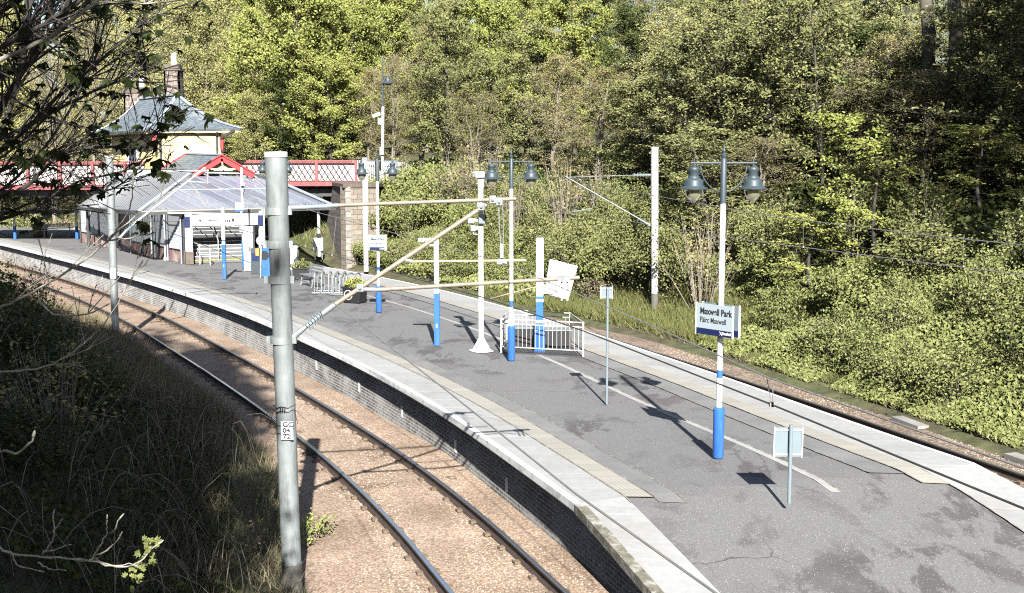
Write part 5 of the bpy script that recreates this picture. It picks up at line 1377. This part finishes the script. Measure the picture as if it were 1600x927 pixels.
# two tall trunks at upper right
for u0, u1, Y, r_ in ((1452, 1440, 43.5, .26), (1490, 1486, 43, .27)):
    x = (u0 - 800) / FPX * Y; z = ground_z(x, Y)
    t = thing('tree', 'tall ivy trunk leaning left against the sky gap' if u0 < 1470 else 'tall straight grey trunk right of the sky gap', 'tree', (x, Y, z))
    top = at(u1, -60, Y) - V3(x, Y, z)
    mb = MB(); mb.tube([(0, 0, -.4), V3(top.x * .4, 0, top.z * .4), V3(top.x * .6 + .1, 0, top.z * .7), top], [r_ * 1.3, r_, r_ * .9, r_ * .7], 12); mb.build('trunk', M['bark'], t, smooth=True)
    rng = np.random.default_rng(int(u0)); hh = rng.random(900) * top.z * .62
    C_ = np.stack([top.x * hh / top.z + rng.normal(size=900) * .36, rng.normal(size=900) * .36, hh], 1)
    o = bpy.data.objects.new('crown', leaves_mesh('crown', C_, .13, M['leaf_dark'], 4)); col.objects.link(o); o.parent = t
# shading trees out of frame: behind the viewer on the left bank, and added on the right bank to shade the wood
for k, x, Y, h, wd in (('shade', -5.3, -6, 23, .62), ('shade', -4.7, -9, 25.5, .52), ('shade', -4.3, -12, 27, .45), ('shade', -8.6, -5, 24, .7), ('shade', -12, -6, 25, .8), ('shade', -9.5, 1, 14, .9), ('shade', -17, -2, 24, .9), ('shade', -14, 5, 17, .9), ('shade', -20, 8, 18, 1), ('shade', -18, 13, 13, .9), ('shade', -22, 18, 14, 1)):
    if 'shade' not in PROTO: PROTO['shade'] = tree_proto(81, 14, .15, 4.4, 50, 10, 20000, .5, .4, .25, 'leaf_mid', 'bark')
    t = thing('tree', 'tall leafy tree on the left bank outside the picture', 'tree', (x, Y, ground_z(x, Y)), rt.random() * 6, 'trees of the left bank outside the picture')
    s = h / 14; t.scale = (s * wd, s * wd, s)
    for nm, me in zip(('trunk', 'crown'), PROTO['shade']):
        o = bpy.data.objects.new(nm, me); col.objects.link(o); o.parent = t
PROTO['tall'] = tree_proto(91, 14, .46, 3.0, 46, 9, 7500, .2, .25, .2, 'leaf_mid', 'bark')  # high crown shaped to shade the wood but leave the bank sunlit
for k, x, Y, h in (('tall', 17, 20.5, 21), ('tall', 21.5, 22, 22), ('tall', 19, 28, 19), ('mid', 27, 30, 20)):
    t = thing('tree', 'unseen tall tree added on the right bank to shade the wood', 'tree', (x, Y, ground_z(x, Y)), rt.random() * 6, 'unseen trees added on the right bank for shade')
    s = h / 14; t.scale = (s, s, s)
    for nm, me in zip(('trunk', 'crown'), PROTO[k]):
        o = bpy.data.objects.new(nm, me); col.objects.link(o); o.parent = t

# ---- shrubs
def shrub_proto(seed, R_=1.1, H=1.6, leaves=2600, ls=.085, lm='leaf_ivy', bm='bark', stems=26, spread=.14, up=.6):
    rnd = random.Random(seed); rng = np.random.default_rng(seed); tm = MB(); tips = []
    for i in range(stems):
        a = rnd.random() * 6.28; rr = R_ * rnd.random() ** .6; h = H * (1 - .5 * (rr / R_) ** 2) * rnd.uniform(.7, 1.15)
        p0 = V3(rr * .25 * math.cos(a), rr * .25 * math.sin(a), -.1); p2 = V3(rr * math.cos(a), rr * math.sin(a), h); p1 = p0.lerp(p2, .5) + V3(rnd.uniform(-.1, .1), rnd.uniform(-.1, .1), h * .12)
        tm.tube([p0, p1, p2], [.016, .011, .004], 3, False); tips += [(p1, p2)] * 2 + [(p0, p1)]
        for _ in range(2):
            e = p1.lerp(p2, rnd.uniform(.2, .8)) ; e2 = e + V3(rnd.gauss(0, .25), rnd.gauss(0, .25), rnd.uniform(0, .35)); tm.tube([e, e2], [.007, .003], 3, False); tips.append((e, e2))
    o = tm.build('stems', M[bm]); sme = o.data; bpy.data.objects.remove(o)
    T = np.array([[list(a), list(b_)] for a, b_ in tips]); idx = rng.integers(0, len(T), leaves); t = rng.random(leaves)[:, None] ** .6
    P = T[idx, 0] * (1 - t) + T[idx, 1] * t + rng.normal(size=(leaves, 3)) * spread; P[:, 2] = np.abs(P[:, 2])
    return sme, leaves_mesh('foliage', P, ls, M[lm], seed + 1, up=up)
SHR = {'bramble': shrub_proto(1), 'bush': shrub_proto(2, 1.3, 2.6, 4200, .1, 'leaf_mid', 'bark', 30, .17), 'sapling': shrub_proto(3, .8, 3.0, 1500, .1, 'leaf_ivy', 'bark_pale', 22, .1), 'twiggy': shrub_proto(4, 1.2, 2.6, 500, .09, 'leaf_olive', 'bark_pale', 46, .08),
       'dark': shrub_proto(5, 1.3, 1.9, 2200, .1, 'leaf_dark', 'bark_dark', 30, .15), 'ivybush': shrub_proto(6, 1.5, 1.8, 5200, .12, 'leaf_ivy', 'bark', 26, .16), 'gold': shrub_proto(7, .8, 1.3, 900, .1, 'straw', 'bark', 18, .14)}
SL = {'bramble': 'low leafy bramble bush on the sunny bank beyond the far track', 'bush': 'tall mid green bush at the edge of the wood', 'sapling': 'upright leafy sapling clump rising above the sunny bank', 'twiggy': 'pale twiggy bush with few leaves at the edge of the wood', 'dark': 'dark shaded bush on the left bank', 'ivybush': 'dense ivy covered bush on the bank by the abutment', 'gold': 'small bush with dry golden leaves on the far bank'}
def put_shrub(kind, x, y, s=1, label=None, sz=None, dz=-.05):
    t = thing('shrub', label or SL[kind], 'shrub', (x, y, ground_z(x, y) + dz), rt.uniform(-.8, .8), 'shrubs, ' + (label or SL[kind])); t.scale = (s, s, sz or s)
    for nm, me in zip(('stems', 'foliage'), SHR[kind]):
        o = bpy.data.objects.new(nm, me); col.objects.link(o); o.parent = t
    return t
# right bank, near part
yy = 21.0
while yy < 66:
    for t0, t1, opts in ((1.2, 2.4, (('bramble', 5), ('gold', .4))), (2.6, 4.2, (('bramble', 5), ('sapling', 1.2), ('ivybush', 1))), (4.3, 6.5, (('bush', 2), ('sapling', 2), ('twiggy', 1.5), ('bramble', 1)))):
        tt = rt.uniform(t0, t1); x = footR(yy) + tt / .93; y_ = yy + rt.uniform(-.7, .7)
        if 37.5 < yy < 50 and tt < 3.2: continue           # open grass by the mast
        if x / y_ > .52: continue
        put_shrub(pick(*opts), x, y_, rt.uniform(.75, 1.15), sz=rt.uniform(.7, 1.1))
    yy += 1.55
for k, u, Y, s in (('ivybush', 600, 69, 1.3), ('ivybush', 640, 68, 1.3), ('ivybush', 690, 67, 1.4), ('ivybush', 620, 71, 1.6), ('ivybush', 665, 70.5, 1.6), ('ivybush', 710, 68.5, 1.5), ('ivybush', 580, 66.5, .8), ('ivybush', 615, 64, .8), ('gold', 632, 63, 1.2), ('ivybush', 740, 62, 1.2), ('bush', 700, 60, .8), ('bush', 780, 58, 1), ('bush', 850, 54, 1), ('bush', 905, 50, 1.0), ('gold', 930, 47, .9), ('ivybush', 950, 48, 1.0), ('bush', 980, 47, 1.1), ('bush', 1050, 44, 1.1), ('twiggy', 880, 56, 1.4), ('twiggy', 1100, 42, 1.3), ('twiggy', 720, 66, 1.7), ('twiggy', 760, 64, 1.7), ('bush', 1010, 45.5, .9), ('bush', 480, 86, 1.5), ('gold', 465, 84, 1.6), ('bush', 440, 88, 1.5), ('bramble', 500, 82, 1.4), ('gold', 50, 96, 1.5), ('gold', 100, 95, 1.5), ('bramble', 20, 94, 1.5)):
    put_shrub(k, (u - 800) / FPX * Y, Y, s)
# left bank
ys_ = 18.0
while ys_ < 62:
    for tt in (rt.uniform(3, 4.5), rt.uniform(5, 7), rt.uniform(7, 9)):
        x = footL(ys_) - tt; y_ = ys_ + rt.uniform(-.8, .8)
        if x / y_ < -.5: continue
        if 24 < ys_ < 48 and tt < 3.6: continue
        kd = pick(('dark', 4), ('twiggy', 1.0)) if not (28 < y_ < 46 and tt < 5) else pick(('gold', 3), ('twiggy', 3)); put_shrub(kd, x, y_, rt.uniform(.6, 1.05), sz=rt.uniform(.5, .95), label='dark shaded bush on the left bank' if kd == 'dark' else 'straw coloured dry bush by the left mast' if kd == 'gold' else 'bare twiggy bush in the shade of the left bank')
    ys_ += 1.9

# ---- ground cover
def cover(name, label, cat, fpos, n, size, mat, seed, hgt, up=.6, aspect=.75, jitter=1.1):
    rng = np.random.default_rng(seed); C_ = []
    while len(C_) < n:
        r = fpos(rng)
        if r is None: continue
        x, y = r; h = hgt(x, y); C_.append((x, y, ground_z(x, y) + h * (1 - rng.random() ** 2.2 * .8)))
    o = bpy.data.objects.new(name, leaves_mesh(name, np.array(C_), size, M[mat], seed, aspect=aspect, up=up, jitter=jitter)); col.objects.link(o); tag(o, label, cat, kind='stuff')
from mathutils import noise as mnoise
def bumps(x, y): return .12 + .55 * max(0, mnoise.noise((x * .55, y * .55, 1.3)) + .35) + .3 * max(0, mnoise.noise((x * 1.7, y * 1.7, 4.1)))
def pos_right(rng):
    y = 19 + 30 * rng.random() ** 1.4; t = .15 + 6.5 * rng.random(); x = footR(y) + t
    if x / y > .5: return None
    if y > 39.5 and t < 3.0: return None
    if t < .8 and mnoise.noise((x * .8, y * .8, 0)) < -.2: return None
    return x, y
cover('ivy_cover', 'ivy and bramble leaves carpeting the sunny bank beyond the far track', 'ivy', pos_right, 130000, .09, 'leaf_ivy', 61, lambda x, y: bumps(x, y) * min(1, (x - footR(y)) / 1.5 + .15))
def pos_under(rng):
    y = 27 + 48 * rng.random(); t = 5.5 + 18 * rng.random() ** 1.3; x = footR(y) + t
    return (x, y) if x / y < .5 else None
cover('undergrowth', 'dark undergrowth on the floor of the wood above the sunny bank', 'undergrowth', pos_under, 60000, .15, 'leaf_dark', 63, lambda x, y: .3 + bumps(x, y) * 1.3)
def pos_far(rng):
    y = 49 + 24 * rng.random(); t = .5 + 8 * rng.random(); x = footR(y) + t
    if y > 64 and x < -7.0: return None
    return x, y
cover('ivy_cover', 'ivy leaves carpeting the far bank by the stone abutment', 'ivy', pos_far, 42000, .13, 'leaf_ivy', 62, lambda x, y: bumps(x, y) * 1.1)
def grass_stuff(name, label, fpos, n, h, mat, seed, lean=.35, wd=.012):
    rng = np.random.default_rng(seed); V = np.empty((n, 3, 3)); i = 0
    while i < n:
        r = fpos(rng)
        if r is None: continue
        x, y = r; z = ground_z(x, y) - .03; hh = h * rng.uniform(.4, 1.2); a = rng.random() * 6.28; w_ = wd * rng.uniform(.6, 1.4)
        dx, dy = rng.normal(size=2) * lean * hh
        V[i] = ((x - w_ * math.cos(a), y - w_ * math.sin(a), z), (x + w_ * math.cos(a), y + w_ * math.sin(a), z), (x + dx, y + dy, z + hh)); i += 1
    me = bpy.data.meshes.new(name); me.vertices.add(3 * n); me.vertices.foreach_set('co', V.reshape(-1)); me.loops.add(3 * n); me.loops.foreach_set('vertex_index', np.arange(3 * n, dtype=np.int32))
    me.polygons.add(n); me.polygons.foreach_set('loop_start', np.arange(0, 3 * n, 3, dtype=np.int32)); me.polygons.foreach_set('loop_total', np.full(n, 3, dtype=np.int32)); me.materials.append(M[mat]); me.update(calc_edges=True)
    o = bpy.data.objects.new(name, me); col.objects.link(o); tag(o, label, 'grass', kind='stuff')
def pos_g1(rng):
    y = 37 + 16 * rng.random(); t = .3 + 3.6 * rng.random(); return footR(y) + t, y
grass_stuff('grass', 'pale green grass on the open bank below the far mast', pos_g1, 42000, .42, 'grass', 71, .4, .016)
def pos_g2(rng):
    y = 20 + 16 * rng.random(); t = .25 + .7 * rng.random(); x = footR(y) + t
    return (x, y) if mnoise.noise((x * .7, y * .7, 7)) > -.05 else None
grass_stuff('grass', 'grass tufts along the concrete troughs', pos_g2, 14000, .2, 'grass', 72)
def pos_g3(rng):
    y = 14 + 34 * rng.random(); t = -.3 + 2.6 * rng.random() ** 1.3; x = footL(y) - t; return (x, y)
grass_stuff('dry_grass', 'dry straw coloured grass at the foot of the left bank', pos_g3, 10000, .42, 'straw', 73, .45, .009)
def pos_g4(rng):
    y = 13 + 34 * rng.random() ** 1.2; t = .8 + 8 * rng.random(); x = footL(y) - t; return (x, y) if x / y > -.5 else None
grass_stuff('dry_grass', 'shade darkened rough grass and stems over the left bank', pos_g4, 16000, .55, 'dead', 74, .7, .008)
def pos_l(rng):
    y = 14 + 30 * rng.random() ** 1.3; t = .6 + 9 * rng.random(); x = footL(y) - t; return (x, y) if x / y > -.5 else None
cover('bramble_cover', 'shade darkened bramble leaves covering the shaded left bank', 'bramble', pos_l, 26000, .085, 'leaf_dark', 75, lambda x, y: bumps(x, y) * .8 * min(1, max(.15, (footL(y) - x) / 4)))
def pos_far2(rng):
    y = 74 + 40 * rng.random(); x = footR(y) + 16 * rng.random(); return x, y
grass_stuff('grass', 'lit rough grass on the bank beyond the bridge', pos_far2, 16000, .5, 'grass', 76, .4, .04)

def pos_g5(rng):
    y = 19 + 24 * rng.random(); t = .15 + 1.2 * rng.random(); x = footR(y) + t
    return (x, y) if mnoise.noise((x * .9, y * .9, 3)) > -.3 else None
grass_stuff('dry_grass', 'short dead stalks between the far ballast and the green bank', pos_g5, 14000, .16, 'straw', 77, .9, .012)
def pos_g6(rng):
    y = 27 + 19 * rng.random(); t = -.2 + 4.5 * rng.random() ** 1.2; x = footL(y) - t; return (x, y)
grass_stuff('dry_grass', 'tall sunlit straw coloured grass round the foot of the left mast', pos_g6, 26000, .6, 'straw', 78, .4, .012)
# arching dead bramble canes over the shaded bank
def canes():
    rc = random.Random(5); m_ = MB()
    for i in range(420):
        y = 13.5 + 22 * rc.random() ** 1.2; x = footL(y) - rc.uniform(.6, 7.5)
        if x / y < -.47: continue
        z = ground_z(x, y); a = rc.random() * 6.28; L = rc.uniform(.5, 1.5); h = rc.uniform(.3, .9)
        m_.tube([V3(x + L * f * math.cos(a), y + L * f * math.sin(a), z + h * 4 * f * (1.05 - f)) for f in (0, .2, .4, .6, .8, 1)], [.008, .008, .007, .006, .005, .003], 3, False)
    tag(m_.build('bramble_canes', M['bark_pale'], smooth=True), 'tangle of thin dead bramble canes arching over the shaded left bank', 'bramble', kind='stuff')
canes()
# fallen bracken, ivy stem and weeds round the near mast foot
def weed(p, h, n, lm, seed, label, ls=.06):
    rnd = random.Random(seed); t = thing('weed', label, 'weed', p); m_ = MB(); lf = []
    for i in range(n):
        q = V3(rnd.gauss(0, .06), rnd.gauss(0, .06), 0); pts = [q]
        d = V3(rnd.gauss(0, .15), rnd.gauss(0, .15), 1)
        for k in range(6):
            d = (d + V3(rnd.gauss(0, .12), rnd.gauss(0, .12), 0)).normalized(); pts.append(pts[-1] + d * h / 6 * rnd.uniform(.6, 1.1))
            for _ in range(5): lf.append(list(pts[-1] + V3(rnd.gauss(0, .07), rnd.gauss(0, .07), rnd.gauss(0, .06))))
        m_.tube(pts, [.009] * 5 + [.004] * 2, 4, False)
    m_.build('stem', M['bark_pale'], t); o = bpy.data.objects.new('foliage', leaves_mesh('foliage', np.array(lf), ls, M[lm], seed, up=.5)); col.objects.link(o); o.parent = t
q = gnd(418, 850, -.9); weed(q, 1.15, 4, 'leaf_ivy', 3, 'tall leafy weed stem just left of the near mast foot')
q = gnd(478, 850, -.98); weed(q, .45, 6, 'leaf_syc', 4, 'small fresh green weed just right of the near mast foot')
q = gnd(395, 880, -.9); weed(q, .6, 6, 'straw', 5, 'rusty dry weed clump below the leafy stem')
q = gnd(505, 830, -.98); weed(q, .25, 5, 'leaf_mid', 6, 'low weed on the ballast right of the near mast')

# ---- the foreground tree on the left: bare branches with drooping leaves
ft = thing('tree', 'foreground tree reaching in from the left with dark drooping leaves and bare twigs', 'tree', (-7.2, 8.0, ground_z(-7.2, 8.0)))
fo = ft.location.copy()
dark, lit = MB(), MB(); rf = random.Random(17)
LEAF = []
def spl(pts, n=5):
    P = [V3(*p) + V3(rf.gauss(0, .006), rf.gauss(0, .02), rf.gauss(0, .006)) for p in pts]; P = [P[0]] + P + [P[-1]]; out = []
    for i in range(1, len(P) - 2):
        for k in range(n):
            t = k / n; a, b_, c, d = P[i - 1], P[i], P[i + 1], P[i + 2]
            out.append(.5 * ((2 * b_) + (c - a) * t + (2 * a - 5 * b_ + 4 * c - d) * t * t + (-a + 3 * b_ - 3 * c + d) * t ** 3))
    out.append(P[-2]); return out
def fbranch(px, Y0, Y1, r0, r1, mb, twigs=6, leafy=.5, tl=.5, droop=0):
    n = len(px); pts = spl([at(u, v, Y0 + (Y1 - Y0) * i / (n - 1)) - fo for i, (u, v) in enumerate(px)])
    pts = [q + V3(rf.gauss(0, .0025), rf.gauss(0, .0025), rf.gauss(0, .0025)) for q in pts]
    mb.tube(pts, [(r0 + (r1 - r0) * i / (len(pts) - 1)) * rf.uniform(.85, 1.2) for i in range(len(pts))], 6, True)
    e = pts[-1]; dv = (pts[-1] - pts[-2]).normalized(); mb.tube([e, e + dv * .012, e + dv * .028, e + dv * .04], [r1, r1 * 1.9, r1 * 1.5, .001], 6, True)
    for k in range(twigs):
        i = rf.randrange(len(pts) // 4, len(pts) - 1); d = (pts[i + 1] - pts[i]).normalized()
        sd = (d * .9 + V3(rf.gauss(0, .45), rf.gauss(0, .5), rf.gauss(.12, .5))).normalized(); L = tl * rf.uniform(.4, 1.1)
        a = pts[i]; b_ = a + sd * L * .5 + V3(0, 0, .02); c = a + sd * L + V3(0, 0, rf.uniform(-.02, .08)); rr = max(.0035, r1 * .8)
        mb.tube([a, b_, c], [rr, rr * .7, .0025], 4, False)
        for _ in range(2):
            s2 = (sd + V3(rf.gauss(0, .5), rf.gauss(0, .5), rf.gauss(.1, .5))).normalized(); e = b_ + s2 * L * .45; mb.tube([b_, e], [rr * .55, .002], 3, False)
            if rf.random() < leafy * .7: LEAF.append((e, 2 + rf.randrange(3)))
        if rf.random() < leafy: LEAF.append((c, 3 + rf.randrange(4)))
    return pts
DB = [
 ([(-420, 420), (-150, 330), (0, 240), (60, 180), (130, 120), (205, 66), (212, 40)], 7.6, 7.2, .03, .005, 14, .6),
 ([(-420, 430), (-120, 330), (20, 300), (90, 250), (150, 205), (220, 110)], 7.8, 8.0, .03, .005, 12, .6),
 ([(-400, 380), (-140, 270), (-10, 180), (50, 90), (100, 20), (120, -30)], 7.2, 6.8, .035, .008, 14, .7),
 ([(-400, 400), (-100, 260), (20, 210), (110, 160), (180, 130), (200, 128)], 8.2, 8.4, .03, .006, 12, .8),
 ([(-420, 450), (-150, 330), (0, 268), (100, 236), (190, 226), (262, 200)], 7.4, 7.0, .03, .005, 14, .9),
 ([(-400, 300), (-100, 130), (20, 60), (90, 20), (160, -20)], 6.8, 6.6, .03, .008, 14, .9),
 ([(-400, 440), (-100, 370), (40, 330), (120, 285), (200, 262), (232, 236)], 8.0, 7.4, .025, .004, 12, .7),
 ([(-400, 260), (-120, 90), (0, 20), (60, -20)], 7.5, 7.4, .03, .01, 12, .9),
 ([(-380, 420), (-80, 280), (10, 150), (70, 40), (90, -20)], 8.6, 8.8, .03, .01, 14, .7),
 ([(-400, 430), (-60, 330), (60, 240), (140, 110), (165, 30), (180, -10)], 8.8, 9.2, .025, .004, 14, .4),
 ([(-300, 400), (-40, 300), (60, 200), (160, 110), (240, 70)], 9.0, 9.6, .02, .004, 12, .3),
 ([(-300, 420), (-40, 350), (80, 312), (160, 300), (215, 270)], 9.0, 9.0, .02, .004, 12, .6),
 ([(-300, 420), (-60, 300), (30, 120), (40, 0)], 7.0, 6.9, .025, .01, 14, .9)]
for px, a, b_, r0, r1, tw, lf in DB: fbranch(px, a, b_, r0 * .58, r1, dark, int(tw * 2.4), lf * .2)
fbranch([(-380, 330), (-100, 150), (0, 97), (70, 62), (120, 30), (150, 0)], 6.0, 5.8, .014, .007, lit, 3, .1)
fbranch([(-380, 560), (-100, 500), (0, 478), (60, 452), (130, 405), (180, 365), (235, 322), (325, 258)], 7.2, 7.0, 0.0099, 0.0025, lit, 7, .1, .35)
fbranch([(165, 375), (200, 340), (208, 300), (212, 262)], 7.1, 7.1, 0.0043, 0.0025, lit, 2, .3, .15)
fbranch([(170, 376), (205, 375), (235, 365)], 7.1, 7.0, .006, .003, lit, 3, .3, .12)
fbranch([(-300, 610), (0, 580), (70, 572), (120, 545), (165, 495), (205, 440), (232, 402)], 7.0, 7.0, 0.0074, 0.0019, lit, 6, 0, .3)
fbranch([(60, 465), (85, 490), (130, 497), (165, 478)], 7.0, 7.0, .007, .003, lit, 3, 0, .25)
fbranch([(-300, 720), (-60, 712), (0, 706), (32, 700), (57, 683)], 6.0, 6.0, 0.0087, 0.0050, lit, 0, 0)
fbranch([(-300, 800), (-40, 845), (20, 862), (80, 872), (140, 877), (190, 884), (222, 872), (240, 850)], 6.2, 6.2, 0.0074, 0.0037, lit, 1, 0, .2)
for tw in ([(63, 870), (78, 850), (84, 832), (83, 812)], [(84, 832), (90, 824), (93, 816)], [(72, 858), (92, 856), (111, 847)], [(60, 876), (75, 892), (105, 888)], [(143, 875), (152, 856), (166, 835), (168, 812)], [(166, 835), (178, 826), (189, 811)], [(150, 866), (166, 860), (191, 839)], [(143, 876), (162, 884), (206, 878)], [(20, 864), (30, 880), (60, 890)]): fbranch(tw, 6.2, 6.15, .0055, .0028, lit, 0, 0)
FRESH = [(at(u_, v_, 6.2) - fo, n_) for u_, v_, n_ in ((240, 850, 12), (228, 868, 10), (222, 884, 6), (205, 905, 7), (212, 895, 5))]
for q, n_ in (((195, 118), 7), ((180, 212), 6), ((196, 250), 9), ((185, 268), 7), ((232, 238), 6), ((145, 165), 7), ((150, 205), 8), ((130, 130), 5), ((120, 95), 5), ((265, 175), 7), ((287, 158), 6), ((250, 200), 4), ((60, 20), 8), ((20, 40), 9), ((90, 15), 7), ((30, 100), 6), ((10, 200), 7), ((60, 225), 8), ((110, 230), 8), ((90, 250), 7), ((150, 235), 6), ((30, 265), 8), ((70, 300), 6), ((10, 320), 7), ((130, 290), 5), ((210, 20), 3), ((160, 10), 4), ((200, 180), 5)): LEAF.append((at(q[0], q[1], rf.uniform(6.6, 7.8)) - fo, n_))
tr_ = MB(); tr_.tube([(0, 0, -.5), (.1, 0, 2), (.3, .1, 4), (.2, .1, 7), (.5, 0, 11)], [.24, .2, .17, .12, .04], 12)
for px, a, b_, *_ in DB:
    q = at(px[0][0], px[0][1], a) - fo; tr_.tube([(.25, .1, max(1.0, q.z - 1.2)), q], [.06, .03], 6, False)
tr_.build('trunk', M['bark'], ft, smooth=True)
dark.build('branch', M['bark_dark'], ft, smooth=True); lit.build('twig', M['bark_lit'], ft, smooth=True)  # same tree: bark dark on shaded branches, pale on sunlit twigs
lm = MB()
def palmate(c, d, nrm, s):
    side = d.cross(nrm).normalized(); 
    for a, l in ((-1.15, .6), (-.55, .88), (0, 1.0), (.55, .88), (1.15, .6)):
        dd = (d * math.cos(a) + side * math.sin(a)); ss = dd.cross(nrm).normalized(); tip = c + dd * s * l - nrm * s * .22 * l; mid = c + dd * s * l * .58
        lm.add([c, mid + ss * s * .19, tip, mid - ss * s * .19], [(0, 1, 2, 3)])
for c, n_ in LEAF:
    for k in range(max(1, round(n_ * .6))):
        d = V3(rf.gauss(0, .7), rf.gauss(0, .7), rf.uniform(-1.1, .1)).normalized(); nrm = (V3(rf.gauss(0, .4), rf.gauss(0, .4), 1)).cross(d).cross(d) * -1
        nrm = nrm.normalized() if nrm.length > 1e-3 else V3(0, 0, 1)
        p = c + V3(rf.gauss(0, .055), rf.gauss(0, .055), rf.gauss(-.02, .05)); palmate(p, d, nrm, rf.uniform(.045, .085))
for k in range(1700):  # unseen overhead leaf mass, added to shade the branches in view
    x = rf.uniform(-6.5, -.5); y = rf.uniform(-1.5, 3.6); z = rf.uniform(6.6, 12.5)
    if x > -.44 * max(y, 0) - .55 or (x > -1.6 and z > 10): continue
    c = V3(x, y, z) - fo; d = V3(rf.gauss(0, .6), rf.gauss(0, .6), rf.uniform(-.9, .1)).normalized(); nrm = V3(rf.gauss(0, .3), -.6 + rf.gauss(0, .3), 1)
    nrm = (nrm - d * nrm.dot(d)).normalized(); palmate(c, d, nrm, rf.uniform(.16, .24))
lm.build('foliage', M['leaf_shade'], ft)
lm = MB()
for c, n_ in FRESH:
    for k in range(n_):
        d = V3(rf.gauss(0, .6), rf.gauss(0, .4), rf.uniform(-.6, .9)).normalized(); nrm = V3(rf.gauss(0, .4), -1, .6); nrm = (nrm - d * nrm.dot(d)).normalized()
        palmate(c + V3(rf.gauss(0, .02), rf.gauss(0, .02), rf.gauss(0, .02)), d, nrm, rf.uniform(.022, .042))
lm.build('fresh_foliage', M['leaf_ivy'], ft)
